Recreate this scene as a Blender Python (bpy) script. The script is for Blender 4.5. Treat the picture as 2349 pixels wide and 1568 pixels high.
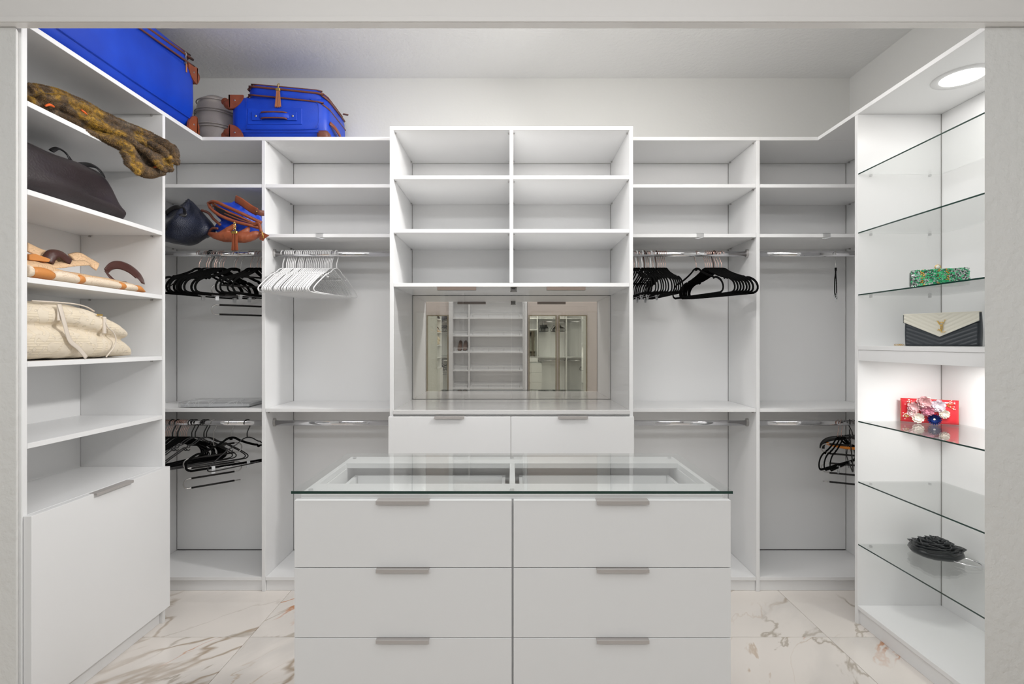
import bpy, bmesh, math, random
from mathutils import Vector, Matrix, noise
PI = math.pi
random.seed(7)
for o in list(bpy.data.objects): bpy.data.objects.remove(o)
S = bpy.context.scene
C = S.collection

# ------------------------------------------------------------------ camera, light, exposure
F = 1150.0            # focal length in pixels of the 2349 px wide frame
H = 1.361             # camera height
cam = bpy.data.objects.new('camera', bpy.data.cameras.new('camera'))
C.objects.link(cam)
cam.location = (0, 0, H); cam.rotation_euler = (PI/2, 0, 0)
cam.data.sensor_width = 36; cam.data.lens = 36*F/2349; cam.data.clip_start = 0.02
S.camera = cam
S.view_settings.view_transform = 'Standard'; S.view_settings.look = 'None'
S.view_settings.gamma = 1; S.view_settings.use_curve_mapping = False
S.view_settings.exposure = 0.30
w = bpy.data.worlds.new('world'); S.world = w; w.use_nodes = True
w.node_tree.nodes['Background'].inputs[0].default_value = (0.9, 0.92, 1, 1)
w.node_tree.nodes['Background'].inputs[1].default_value = 0.3

def area(name, loc, size, power, rot=(0, 0, 0), col=(1, 0.985, 0.965), shape='RECTANGLE', sy=None, spread=None):
    l = bpy.data.lights.new(name, 'AREA'); l.energy = power; l.color = col
    l.shape = shape; l.size = size
    if shape in ('RECTANGLE', 'ELLIPSE'): l.size_y = sy or size
    if spread: l.spread = spread
    o = bpy.data.objects.new(name, l); o.location = loc; o.rotation_euler = rot; C.objects.link(o)
    return o
# recessed lamps in the closet ceiling (above the lintel, out of the frame); the fill lights after them are added
def aim(p, q): return (Vector(q)-Vector(p)).to_track_quat('-Z', 'Y').to_euler()
for x in (-0.95, 0, 0.95): area('closet_lamp', (x, 2.12, 2.975), 0.5, 1.9, sy=0.35)
area('closet_fill_strip', (0, 1.76, 2.50), 2.6, 5.6, rot=(math.radians(56), 0, 0), sy=0.10)  # added fill strip behind the header, brightens the cubbies and back cabinets
for sx_ in (-1, 1):          # added fill lights behind the lintel, one towards each side cabinet
    p = (1.15*sx_, 1.87, 2.66); area('side_cabinet_fill', p, 0.16, 9.5 if sx_ > 0 else 2.5, rot=aim(p, (-2.0*sx_, 2.12, 1.65)), spread=math.radians(100))
area('room_fill', (0, 0.1, 2.975), 2.4, 13, sy=1.4, col=(0.97, 0.985, 1))  # added broad overhead panel, fills the front of the room
area('rear_fill', (0, -1.5, 2.88), 3.2, 17, rot=(math.radians(68), 0, 0), sy=0.18, col=(0.96, 0.98, 1))  # added frontal fill high behind the camera, there is no window
area('display_lamp', (1.869, 2.08, H+1.088), 0.148, 0.6, shape='DISK')
area('display_lamp', (1.869, 2.08, H-0.098), 0.15, 1.3, shape='DISK')

# ------------------------------------------------------------------ helpers
def lin(c):
    return tuple(((v/255)/12.92 if v/255 <= 0.04045 else ((v/255+0.055)/1.055)**2.4) for v in c) + (1,)

def mat(name, rgb, rough=0.5, metal=0, bump=None, coat=0, var=None, sheen=0, spec=None, alpha=None):
    """bump=(scale, strength, detail); var=(rgb2, scale, detail)"""
    m = bpy.data.materials.new(name); m.use_nodes = True
    nt = m.node_tree; b = nt.nodes['Principled BSDF']
    b.inputs['Base Color'].default_value = lin(rgb); b.inputs['Roughness'].default_value = rough
    b.inputs['Metallic'].default_value = metal; b.inputs['Coat Weight'].default_value = coat
    b.inputs['Coat Roughness'].default_value = 0.08
    b.inputs['Sheen Weight'].default_value = sheen
    if spec is not None: b.inputs['Specular IOR Level'].default_value = spec
    tc = nt.nodes.new('ShaderNodeTexCoord')
    if var:
        n = nt.nodes.new('ShaderNodeTexNoise'); n.inputs['Scale'].default_value = var[1]; n.inputs['Detail'].default_value = var[2]
        nt.links.new(tc.outputs['Object'], n.inputs['Vector'])
        r = nt.nodes.new('ShaderNodeValToRGB'); r.color_ramp.elements[0].position = 0.38; r.color_ramp.elements[1].position = 0.62
        r.color_ramp.elements[0].color = lin(rgb); r.color_ramp.elements[1].color = lin(var[0])
        nt.links.new(n.outputs['Fac'], r.inputs['Fac']); nt.links.new(r.outputs['Color'], b.inputs['Base Color'])
    if bump:
        n = nt.nodes.new('ShaderNodeTexNoise'); n.inputs['Scale'].default_value = bump[0]; n.inputs['Detail'].default_value = bump[2] if len(bump) > 2 else 3
        nt.links.new(tc.outputs['Object'], n.inputs['Vector'])
        bp = nt.nodes.new('ShaderNodeBump'); bp.inputs['Strength'].default_value = bump[1]; bp.inputs['Distance'].default_value = bump[3] if len(bump) > 3 else 0.003
        nt.links.new(n.outputs['Fac'], bp.inputs['Height']); nt.links.new(bp.outputs['Normal'], b.inputs['Normal'])
    return m

def thin_glass(name, tint, ior=1.5, gloss=0.0):
    m = bpy.data.materials.new(name); m.use_nodes = True; nt = m.node_tree; nt.nodes.clear()
    o = nt.nodes.new('ShaderNodeOutputMaterial'); mx = nt.nodes.new('ShaderNodeMixShader')
    t = nt.nodes.new('ShaderNodeBsdfTransparent'); t.inputs[0].default_value = tint
    g = nt.nodes.new('ShaderNodeBsdfGlossy'); g.inputs['Roughness'].default_value = gloss
    f = nt.nodes.new('ShaderNodeFresnel'); f.inputs[0].default_value = ior
    ge = nt.nodes.new('ShaderNodeNewGeometry'); mr = nt.nodes.new('ShaderNodeMapRange')   # same reflectance on both faces of the pane
    mr.inputs[3].default_value = ior; mr.inputs[4].default_value = 1/ior
    nt.links.new(ge.outputs['Backfacing'], mr.inputs[0]); nt.links.new(mr.outputs[0], f.inputs[0])
    nt.links.new(f.outputs[0], mx.inputs[0]); nt.links.new(t.outputs[0], mx.inputs[1]); nt.links.new(g.outputs[0], mx.inputs[2])
    nt.links.new(mx.outputs[0], o.inputs[0])
    return m

def emis(name, rgb, s):
    m = bpy.data.materials.new(name); m.use_nodes = True; b = m.node_tree.nodes['Principled BSDF']
    b.inputs['Emission Color'].default_value = lin(rgb); b.inputs['Emission Strength'].default_value = s
    return m

M = {}
M['cab'] = mat('white_melamine', (245, 245, 245), 0.30, bump=(260, 0.04), spec=0.45)
M['wall'] = mat('knockdown_plaster', (238, 237, 234), 0.65, bump=(34, 0.7, 6, 0.012))
M['wallsmooth'] = mat('painted_plaster', (226, 226, 223), 0.75, bump=(60, 0.25, 4))
M['ceil'] = mat('ceiling_plaster', (236, 236, 235), 0.8, bump=(55, 0.6, 4, 0.004))
M['header'] = mat('satin_header_paint', (244, 241, 238), 0.30, bump=(3.5, 0.35, 1), coat=0.1)
M['dark_seam'] = mat('dark_gap', (74, 70, 68), 0.8)
M['chrome'] = mat('chrome', (225, 225, 228), 0.09, 1)
M['steel'] = mat('brushed_steel', (190, 188, 186), 0.3, 1, bump=(300, 0.05))
M['pull'] = mat('pewter_pull', (196, 191, 188), 0.35, 0.35, bump=(300, 0.05))
M['pull_dark'] = mat('bronze_pull', (128, 114, 105), 0.35, 0.4)
M['copper'] = mat('rose_gold_wire', (212, 178, 166), 0.25, 1)
M['gold'] = mat('gold_metal', (226, 190, 110), 0.25, 1)
M['velvet'] = mat('black_velvet', (7, 7, 7), 1.0, spec=0.15)
M['blackp'] = mat('black_plastic', (22, 21, 22), 0.35)
M['brownp'] = mat('brown_plastic', (72, 44, 36), 0.35)
M['whitep'] = mat('white_plastic', (240, 240, 240), 0.32)
M['foam'] = mat('black_foam', (28, 26, 25), 0.7, bump=(300, 0.2))
M['blue'] = mat('royal_blue_nylon', (14, 62, 186), 0.4, bump=(420, 0.18), var=((18, 70, 200), 6, 2))
M['tan'] = mat('cognac_leather', (150, 80, 50), 0.42, bump=(180, 0.25), var=((134, 68, 42), 12, 3))
M['trim'] = mat('brown_piping', (112, 64, 48), 0.4, bump=(260, 0.2))
M['tassel'] = mat('tassel_leather', (186, 122, 84), 0.5, bump=(180, 0.2))
M['greybag'] = mat('grey_satin_fabric', (182, 175, 170), 0.3, bump=(120, 0.2))
M['darkbag'] = mat('dark_brown_leather', (44, 37, 39), 0.33, bump=(110, 0.3), var=((52, 44, 46), 5, 3))
M['black_leather'] = mat('black_leather', (20, 19, 22), 0.4, bump=(150, 0.3))
M['navy'] = mat('navy_pebbled_leather', (22, 27, 44), 0.3, bump=(240, 0.9, 2), var=((30, 36, 56), 9, 2))
M['brown_leather'] = mat('brown_leather', (74, 42, 36), 0.35, bump=(150, 0.2))
M['orange'] = mat('orange_lining', (222, 96, 30), 0.6, bump=(60, 0.2))
M['orangeleather'] = mat('orange_leather', (214, 140, 72), 0.5, bump=(120, 0.2))
M['cream_strap'] = mat('cream_leather', (226, 214, 200), 0.45, bump=(120, 0.2))
M['red'] = mat('red_satin', (222, 40, 52), 0.25, bump=(200, 0.1), coat=0.3)
M['pearl'] = mat('pearl', (240, 234, 224), 0.15, coat=0.5)
M['pinkp'] = mat('pale_pink_petal', (232, 190, 192), 0.5, bump=(150, 0.2))
M['pinkd'] = mat('pink_petal', (218, 148, 168), 0.5, bump=(150, 0.2))
M['lilac'] = mat('lilac_white_petal', (226, 212, 220), 0.5, bump=(150, 0.2))
M['ivory'] = mat('ivory_petal', (236, 226, 214), 0.5, bump=(150, 0.2))
M['bluepetal'] = mat('navy_blue_petal', (26, 52, 118), 0.3, bump=(150, 0.2))
M['gem_green'] = mat('green_gem', (40, 168, 112), 0.08, coat=1, var=((90, 214, 150), 60, 1))
M['gem_clear'] = mat('clear_gem', (214, 224, 220), 0.05, 0.5)
M['gem_dark'] = mat('dark_gem', (84, 98, 92), 0.1, 0.3)
M['clutch_dark'] = mat('charcoal_quilted_leather', (50, 56, 62), 0.38, bump=(220, 0.2))
M['clutch_cream'] = mat('cream_quilted_leather', (226, 222, 208), 0.42, bump=(220, 0.2))
M['satin_black'] = mat('black_satin_ruffle', (36, 40, 42), 0.32, sheen=0.2, bump=(80, 0.2))
M['glass'] = thin_glass('clear_glass', (0.985, 0.993, 0.988, 1))
M['glass_door'] = thin_glass('door_glass', (1, 1, 1, 1), 1.65)
M['glass_edge'] = mat('green_glass_edge', (30, 62, 54), 0.1, coat=0.5)
M['clear_plastic'] = thin_glass('clear_plastic', (0.90, 0.90, 0.90, 1), 1.6, 0.08)
M['mirror'] = mat('mirror_silver', (240, 238, 234), 0.0, 1)
M['puck'] = emis('lamp_diffuser', (255, 252, 246), 6)
M['paper'] = mat('white_paper', (236, 236, 234), 0.6, bump=(80, 0.1))
M['greydevice'] = mat('grey_metal_catch', (110, 106, 102), 0.3, 0.7)
M['shoe'] = mat('taupe_suede', (136, 112, 100), 0.6, bump=(200, 0.2))
M['wallpink'] = mat('warm_white_paint', (226, 214, 206), 0.6, bump=(60, 0.1))
M['orange_plastic'] = mat('orange_plastic', (240, 140, 30), 0.4)

def P(px, py, Z):            # a point at distance Z seen at photo pixel (px, py)
    return Vector(((px-1174.5)*Z/F, Z, H+(784-py)*Z/F))
def PX(px, py, X):           # the same for a point in the plane x = X
    Z = X*F/(px-1174.5); return Vector((X, Z, H+(784-py)*Z/F))

def smooth(pts, k=6, closed=False):
    pts = [Vector(p) for p in pts]; n = len(pts); out = []
    rng = range(n) if closed else range(n-1)
    for i in rng:
        g = (lambda j: pts[j % n]) if closed else (lambda j: pts[max(0, min(n-1, j))])
        p0, p1, p2, p3 = g(i-1), g(i), g(i+1), g(i+2)
        for s in range(k):
            t = s/k
            out.append(0.5*((2*p1)+(-p0+p2)*t+(2*p0-5*p1+4*p2-p3)*t*t+(-p0+3*p1-3*p2+p3)*t**3))
    if not closed: out.append(pts[-1])
    return out

class MB:
    def __init__(self): self.v = []; self.f = []; self.m = []
    def add(self, vs, fs, mi=0):
        n = len(self.v); self.v += [Vector(p) for p in vs]
        for f in fs: self.f.append([i+n for i in f]); self.m.append(mi)
        return self
    def box(self, x0, x1, y0, y1, z0, z1, mi=0, rot=0, piv=None):
        vs = [Vector((x, y, z)) for z in (z0, z1) for y in (y0, y1) for x in (x0, x1)]
        if rot:
            c = Vector(piv) if piv else Vector(((x0+x1)/2, (y0+y1)/2, (z0+z1)/2))
            R = Matrix.Rotation(rot, 3, 'Z'); vs = [c+R@(p-c) for p in vs]
        return self.add(vs, [(0, 2, 3, 1), (4, 5, 7, 6), (0, 1, 5, 4), (2, 6, 7, 3), (0, 4, 6, 2), (1, 3, 7, 5)], mi)
    def loft(self, rings, mi=0, cap=True, closed=False):
        n = len(rings[0]); vs = [p for r in rings for p in r]; fs = []
        R = len(rings)
        for i in range(R if closed else R-1):
            a, b = i*n, ((i+1) % R)*n
            for j in range(n): fs.append((a+j, a+(j+1) % n, b+(j+1) % n, b+j))
        if cap and not closed:
            fs.append(tuple(range(n-1, -1, -1))); fs.append(tuple(range((R-1)*n, R*n)))
        return self.add(vs, fs, mi)
    def tube(self, path, r, n=8, closed=False, mi=0, normal=None, w=None):
        """round tube, or (normal, w) a flat one: r thick across `normal`, w wide in plane"""
        path = [Vector(p) for p in path]; L = len(path); rings = []; up = None
        for i, p in enumerate(path):
            a = path[(i-1) % L] if (closed or i > 0) else p; b = path[(i+1) % L] if (closed or i < L-1) else p
            t = (b-a).normalized() if (b-a).length > 1e-9 else Vector((0, 0, 1))
            if normal is not None: u = Vector(normal).normalized(); u = (u-t*u.dot(t)).normalized() if abs(u.dot(t)) < .999 else t.orthogonal().normalized()
            elif up is None: u = t.orthogonal().normalized()
            else: u = (up-t*up.dot(t)); u = u.normalized() if u.length > 1e-6 else t.orthogonal().normalized()
            up = u; s = t.cross(u)
            ri = r[i] if isinstance(r, (list, tuple)) else r
            wi = (w[i] if isinstance(w, (list, tuple)) else w) if w is not None else ri
            rings.append([p+u*ri*math.cos(2*PI*j/n)+s*wi*math.sin(2*PI*j/n) for j in range(n)])
        return self.loft(rings, mi, True, closed)
    def ball(self, c, r, n=10, m=7, mi=0, rot=None):
        c = Vector(c); r = (r, r, r) if isinstance(r, (int, float)) else r; rings = []
        for i in range(1, m):
            a = PI*i/m; rings.append([Vector((r[0]*math.sin(a)*math.cos(2*PI*j/n), r[1]*math.sin(a)*math.sin(2*PI*j/n), -r[2]*math.cos(a))) for j in range(n)])
        if rot: rings = [[rot@p for p in q] for q in rings]
        vs = [p+c for q in rings for p in q]; fs = []
        for i in range(m-2):
            for j in range(n): fs.append((i*n+j, i*n+(j+1) % n, (i+1)*n+(j+1) % n, (i+1)*n+j))
        b = Vector((0, 0, -r[2])); t = Vector((0, 0, r[2]))
        if rot: b = rot@b; t = rot@t
        k = len(vs); vs += [c+b, c+t]
        for j in range(n): fs.append((k, (j+1) % n, j)); fs.append((k+1, (m-2)*n+j, (m-2)*n+(j+1) % n))
        return self.add(vs, fs, mi)
    def rbox(self, x0, x1, y0, y1, z0, z1, r, mi=0, k=4, rp=None, bulge=0):
        """soft box: rounded in plan (rp) and profile (r)"""
        rp = rp or r; rings = []
        prof = [(z0+r-r*math.cos(PI/2*i/k), r-r*math.sin(PI/2*i/k)) for i in range(k+1)]
        mid = [(z0+r+(z1-z0-2*r)*t, -bulge*math.sin(PI*t)) for t in (0.25, 0.5, 0.75)]
        prof2 = [(z1-r+r*math.sin(PI/2*i/k), r-r*math.cos(PI/2*i/k)) for i in range(k+1)]
        for z, ins in prof+mid+prof2:
            rings.append(rrect(x0+ins, x1-ins, y0+ins, y1-ins, max(rp-ins, 0.004), z))
        return self.loft(rings, mi)
    def disc(self, c, r, h, n=24, mi=0, axis='Z'):
        c = Vector(c); R = {'Z': Matrix.Identity(3), 'X': Matrix.Rotation(PI/2, 3, 'Y'), 'Y': Matrix.Rotation(-PI/2, 3, 'X')}[axis]
        return self.loft([[c+R@Vector((r*math.cos(2*PI*j/n), r*math.sin(2*PI*j/n), z)) for j in range(n)] for z in (0, h)], mi)
    def xf(self, fn): self.v = [Vector(fn(p)) for p in self.v]; return self
    def build(self, name, mats, parent=None, sm=False, bev=0, origin=None):
        me = bpy.data.meshes.new(name)
        o = bpy.data.objects.new(name, me); C.objects.link(o)
        off = Vector((0, 0, 0))
        if parent is not None: o.parent = parent; off = Vector(root_loc(parent))
        elif origin is not None: off = Vector(origin); o.location = origin
        me.from_pydata([p-off for p in self.v], [], self.f)
        mats = mats if isinstance(mats, (list, tuple)) else [mats]
        for m_ in mats: me.materials.append(m_)
        me.polygons.foreach_set('material_index', self.m)
        bm = bmesh.new(); bm.from_mesh(me)
        bmesh.ops.recalc_face_normals(bm, faces=bm.faces)
        if bev: bmesh.ops.bevel(bm, geom=list(bm.edges), offset=bev, segments=1, affect='EDGES', clamp_overlap=True)
        bm.to_mesh(me); bm.free()
        if sm: me.polygons.foreach_set('use_smooth', [True]*len(me.polygons))
        me.update()
        return o

def root_loc(o):
    l = Vector((0, 0, 0))
    while o is not None: l += o.location; o = o.parent
    return l

def rrect(x0, x1, y0, y1, r, z, k=4):
    out = []
    r = min(r, (x1-x0)/2-1e-4, (y1-y0)/2-1e-4)
    for cx, cy, a0 in ((x1-r, y1-r, 0), (x0+r, y1-r, PI/2), (x0+r, y0+r, PI), (x1-r, y0+r, 3*PI/2)):
        for i in range(k+1):
            a = a0+PI/2*i/k; out.append(Vector((cx+r*math.cos(a), cy+r*math.sin(a), z)))
    return out

def tag(o, label, cat, group=None, kind=None):
    o['label'] = label; o['category'] = cat
    if group: o['group'] = group
    if kind: o['kind'] = kind
    return o
def thing(name, label, cat, loc, group=None, rotz=0):
    o = bpy.data.objects.new(name, None); o.empty_display_size = 0.05; C.objects.link(o)
    o.location = loc; o.rotation_euler = (0, 0, rotz)
    return tag(o, label, cat, group)
def dup(root, loc, rotz, label, group=None):
    r = root.copy(); C.objects.link(r); r.location = loc; r.rotation_euler = (0, 0, rotz); r['label'] = label
    if group: r['group'] = group
    for ch in list(root.children):
        c = ch.copy(); C.objects.link(c); c.parent = r
        for g in ch.children:
            d = g.copy(); C.objects.link(d); d.parent = c
    return r
def struct(name, mb, m, bev=0, parent=None):
    o = mb.build(name, m, parent, bev=bev)
    if parent is None: o['kind'] = 'structure'
    return o
ORD = ['first', 'second', 'third', 'fourth', 'fifth', 'sixth', 'seventh', 'eighth', 'ninth', 'tenth', 'eleventh', 'twelfth', 'thirteenth',
       'fourteenth', 'fifteenth', 'sixteenth', 'seventeenth', 'eighteenth', 'nineteenth', 'twentieth', 'twenty-first', 'twenty-second',
       'twenty-third', 'twenty-fourth', 'twenty-fifth', 'twenty-sixth', 'twenty-seventh', 'twenty-eighth', 'twenty-ninth', 'thirtieth']

def remeshed(mb, voxel=0.006, nz=0.0, nscale=8, smooth_it=4):
    """fuse overlapping closed shapes into one skin; returns a mesh-like MB (world coordinates)"""
    me = bpy.data.meshes.new('tmp'); me.from_pydata([tuple(p) for p in mb.v], [], mb.f); me.update()
    bm = bmesh.new(); bm.from_mesh(me); bmesh.ops.recalc_face_normals(bm, faces=bm.faces); bm.to_mesh(me); bm.free()
    o = bpy.data.objects.new('tmp', me); C.objects.link(o)
    r = o.modifiers.new('r', 'REMESH'); r.mode = 'VOXEL'; r.voxel_size = voxel
    s = o.modifiers.new('s', 'SMOOTH'); s.iterations = smooth_it; s.factor = 0.5
    dg = bpy.context.evaluated_depsgraph_get(); dg.update()
    ev = bpy.data.meshes.new_from_object(o.evaluated_get(dg))
    out = MB(); nrm = [v.normal.copy() for v in ev.vertices]
    out.v = [v.co + (nrm[i]*nz*noise.fractal(v.co*nscale, 0.8, 2.0, 4) if nz else Vector()) for i, v in enumerate(ev.vertices)]
    out.f = [list(p.vertices) for p in ev.polygons]; out.m = [0]*len(out.f)
    bpy.data.objects.remove(o); bpy.data.meshes.remove(me); bpy.data.meshes.remove(ev)
    return out

# ------------------------------------------------------------------ room shell
ZB = 3.09                                   # face of the cabinets' back panels
XL, XR = -1.69, 1.668                       # front planes of the side cabinets
TOP = H+1.118                               # top of all cabinets
CEIL = H+1.631
T = 0.019
struct('wall_back', MB().box(-2.25, 2.25, ZB+0.012, ZB+0.12, 0, CEIL), M['wallsmooth'])
struct('wall_left', MB().box(-2.25, -2.10, -1.9, ZB+0.012, 0, CEIL), M['wallsmooth'])
struct('wall_right', MB().box(2.09, 2.25, -1.9, ZB+0.012, 0, CEIL), M['wallsmooth'])
struct('wall_rear', MB().box(-2.10, 2.09, -2.0, -1.9, 0, CEIL), M['wallpink'])
struct('ceiling', MB().box(-2.25, 2.25, -2.0, ZB+0.12, CEIL, CEIL+0.1), M['ceil'])
mb = MB().loft([[Vector((-2.10, 1.700, z)), Vector((-1.683, 1.700, z)), Vector((-1.700, 1.727, z)), Vector((-2.10, 1.727, z))] for z in (0, H+1.066)])
struct('wall_entry_left', mb, M['wall'])
mb = MB().loft([[Vector((1.603, 1.700, z)), Vector((2.09, 1.700, z)), Vector((2.09, 1.742, z)), Vector((1.650, 1.742, z))] for z in (0, H+1.066)])
struct('wall_entry_right', mb, M['wall'])
struct('wall_header', MB().box(-2.10, 2.09, 1.676, 1.708, H+1.068, CEIL), M['header'])
struct('trim_1', MB().box(-2.10, 2.09, 1.671, 1.6755, H+1.068, H+1.086), M['header'], bev=0.0015)
struct('trim_2', MB().box(-1.718, -1.6905, 1.7275, 1.7295, 0, TOP), M['cab'])

# floor: grout bed and marble tiles
fl = struct('floor', MB().box(-2.25, 2.25, -2.0, ZB+0.1, -0.06, -0.006), mat('pale_grout', (226, 218, 206), 0.8, bump=(80, 0.2)))
def marble():
    m = bpy.data.materials.new('calacatta_marble'); m.use_nodes = True; nt = m.node_tree; N = nt.nodes; Lk = nt.links
    b = N['Principled BSDF']; b.inputs['Roughness'].default_value = 0.12
    geo = N.new('ShaderNodeNewGeometry'); oi = N.new('ShaderNodeObjectInfo')
    mul = N.new('ShaderNodeMath'); mul.operation = 'MULTIPLY'; mul.inputs[1].default_value = 23.0; Lk.new(oi.outputs['Random'], mul.inputs[0])
    add = N.new('ShaderNodeVectorMath'); add.operation = 'ADD'; Lk.new(geo.outputs['Position'], add.inputs[0]); Lk.new(mul.outputs[0], add.inputs[1])
    mp = N.new('ShaderNodeMapping'); mp.vector_type = 'TEXTURE'; mp.inputs['Rotation'].default_value = (0, 0, 0.85); mp.inputs['Scale'].default_value = (1.9, 0.75, 1); Lk.new(add.outputs[0], mp.inputs[0])
    def vein(scale, dist, wdt, col, prev, mask_scale, mlo, mhi, strength=1.0):
        n = N.new('ShaderNodeTexNoise'); n.inputs['Scale'].default_value = scale; n.inputs['Detail'].default_value = 6; n.inputs['Roughness'].default_value = 0.5
        n.inputs['Distortion'].default_value = dist; Lk.new(mp.outputs[0], n.inputs['Vector'])
        s = N.new('ShaderNodeMath'); s.operation = 'SUBTRACT'; s.inputs[1].default_value = 0.5; Lk.new(n.outputs['Fac'], s.inputs[0])
        a = N.new('ShaderNodeMath'); a.operation = 'ABSOLUTE'; Lk.new(s.outputs[0], a.inputs[0])
        r = N.new('ShaderNodeMapRange'); r.inputs[1].default_value = 0; r.inputs[2].default_value = wdt; r.inputs[3].default_value = 1; r.inputs[4].default_value = 0
        r.interpolation_type = 'SMOOTHSTEP'; Lk.new(a.outputs[0], r.inputs[0])
        k = N.new('ShaderNodeTexNoise'); k.inputs['Scale'].default_value = mask_scale; k.inputs['Detail'].default_value = 2; Lk.new(add.outputs[0], k.inputs['Vector'])
        kr = N.new('ShaderNodeMapRange'); kr.inputs[1].default_value = mlo; kr.inputs[2].default_value = mhi; Lk.new(k.outputs['Fac'], kr.inputs[0])
        mm = N.new('ShaderNodeMath'); mm.operation = 'MULTIPLY'; Lk.new(r.outputs[0], mm.inputs[0]); Lk.new(kr.outputs[0], mm.inputs[1])
        m2 = N.new('ShaderNodeMath'); m2.operation = 'MULTIPLY'; m2.inputs[1].default_value = strength; Lk.new(mm.outputs[0], m2.inputs[0])
        mx = N.new('ShaderNodeMix'); mx.data_type = 'RGBA'; Lk.new(m2.outputs[0], mx.inputs[0])
        if isinstance(prev, tuple): mx.inputs[6].default_value = prev
        else: Lk.new(prev, mx.inputs[6])
        mx.inputs[7].default_value = lin(col); return mx.outputs[2]
    c = vein(1.5, 0.3, 0.10, (222, 217, 212), lin((246, 239, 232)), 1.4, 0.42, 0.65, 0.7)
    c = vein(0.9, 0.25, 0.012, (172, 150, 124), c, 1.1, 0.38, 0.54, 0.8)
    c = vein(1.7, 0.35, 0.012, (184, 172, 156), c, 2.0, 0.42, 0.56, 0.8)
    c = vein(1.2, 0.3, 0.009, (204, 128, 58), c, 2.3, 0.48, 0.6, 0.95)
    c = vein(3.2, 0.5, 0.014, (196, 168, 136), c, 1.5, 0.52, 0.66, 0.6)
    Lk.new(c, b.inputs['Base Color'])
    return m
M['marble'] = marble()
proto = None
xs = [-2.544, -1.21, 0.124, 1.458, 2.2]; ys = [-2.0, -1.02, -0.353, 0.314, 0.981, 1.648, 2.315, 2.982, 3.1]
g = 0.0012
for i in range(4):
    for j in range(8):
        x0, x1 = max(xs[i], -2.12)+g, min(xs[i+1], 2.12)-g; y0, y1 = ys[j]+g, ys[j+1]-g
        cx, cy = (x0+x1)/2, (y0+y1)/2
        o = MB().box(x0-cx, x1-cx, y0-cy, y1-cy, -0.006, 0).build('tile', M['marble'], bev=0.0006)
        o.parent = fl; o.location = (cx, cy, 0)

# ------------------------------------------------------------------ cabinets
CB = M['cab']
def board(name, parent, x0, x1, y0, y1, z0, z1, m=None, bev=0.0009):
    return MB().box(x0, x1, y0, y1, z0, z1).build(name, m or CB, parent, bev=bev)
def pins(parent, pts):
    mb = MB()
    for p, ax in pts: mb.disc(p, 0.004, 0.008 if ax > 0 else -0.008, 10, axis='X')
    o = mb.build('shelf_pin', M['steel'], parent, sm=False); o['kind'] = 'stuff'; return o
def pull(parent, x0, x1, yf, ztop, axis='x'):
    """bent edge pull: plate over the top edge, lip at the front"""
    mb = MB()
    if axis == 'x':
        mb.box(x0, x1, yf-0.012, yf+0.018, ztop, ztop+0.0018); mb.box(x0, x1, yf-0.0135, yf-0.012, ztop-0.009, ztop+0.0018)
    else:   # front faces +x, runs along y
        mb.box(yf-0.018, yf+0.012, x0, x1, ztop, ztop+0.0018); mb.box(yf+0.012, yf+0.0135, x0, x1, ztop-0.009, ztop+0.0018)
    return mb.build('handle', M['pull'], parent, bev=0.0003)
def rod(parent, x0, x1, y, z):
    rings = []
    for x in (x0, x1): rings.append([Vector((x, y+0.0075*math.cos(2*PI*j/20), z+0.015*math.sin(2*PI*j/20))) for j in range(20)])
    r = MB().loft(rings).build('hanging_rod', M['chrome'], parent, sm=False)
    for p in r.data.polygons: p.use_smooth = len(p.vertices) == 4
    for x, s in ((x0, 1), (x1, -1)):
        mb = MB()
        pr = []
        for xx in (x-0.001*s, x+0.012*s): pr.append([Vector((xx, y+0.012*math.cos(2*PI*j/20), z+0.004+0.023*math.sin(2*PI*j/20))) for j in range(20)])
        mb.loft(pr); mb.disc((x+0.011*s, y-0.004, z+0.022), 0.003, 0.002*s, 8, axis='X')
        mb.build('rod_bracket', M['steel'], r)
    return r

hS = [0.861, 0.5898, -0.363]          # tops of the shelves of the hanging bays
def bay(name, label, x0, x1, left_panel, right_panel, front=2.735, topx=None, rods=True):
    t = thing(name, label, 'wardrobe', ((x0+x1)/2, (front+ZB)/2, 0))
    if left_panel: board('side_panel', t, x0-T, x0-0.0004, front, ZB, 0, TOP-T-0.0004)
    if right_panel: board('side_panel', t, x1+0.0004, x1+T, front, ZB, 0, TOP-T-0.0004)
    lx = x0-(T if left_panel else 0); rx = x1+(T if right_panel else 0)
    if topx: lx, rx = topx
    board('top_board', t, lx, rx, front-0.001, ZB, TOP-T, TOP)
    # the back panel stands in a narrow shadow gap
    board('back_seam', t, x0, x1, ZB+0.0065, ZB+0.0095, 0.07, TOP-T-0.001, M['dark_seam'], 0)
    board('back_panel', t, x0+0.0016, x1-0.0016, ZB, ZB+0.006, H-1.282+0.004, TOP-T-0.002)
    pp = []
    for h in hS:
        z = H+h
        board('shelf', t, x0+0.001, x1-0.001, front+0.001, ZB-0.001, z-T, z)
        for xx, s in ((x0, 1), (x1, -1)):
            for yy in (front+0.035, ZB-0.04): pp.append(((xx, yy, z-T-0.005), s))
    for xx, s in ((x0, 1), (x1, -1)):
        for yy in (front+0.03, ZB-0.035): pp.append(((xx, yy, TOP-T-0.006), s))
    board('bottom_board', t, x0+0.0005, x1-0.0005, front+0.001, ZB-0.001, H-1.282-T, H-1.282)
    board('toe_kick', t, x0+0.0005, x1-0.0005, front+0.012, front+0.028, 0.0005, H-1.282-T-0.0005)
    pins(t, pp)
    rod(t, x0+0.001, x1-0.001, 2.83, H+0.497); rod(t, x0+0.001, x1-0.001, 2.83, H-0.4565)
    return t
XP1 = (608.5-1174.5)*2.735/F; XP1l = XP1-T
XC0, XC1 = -0.634, 0.628
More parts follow.
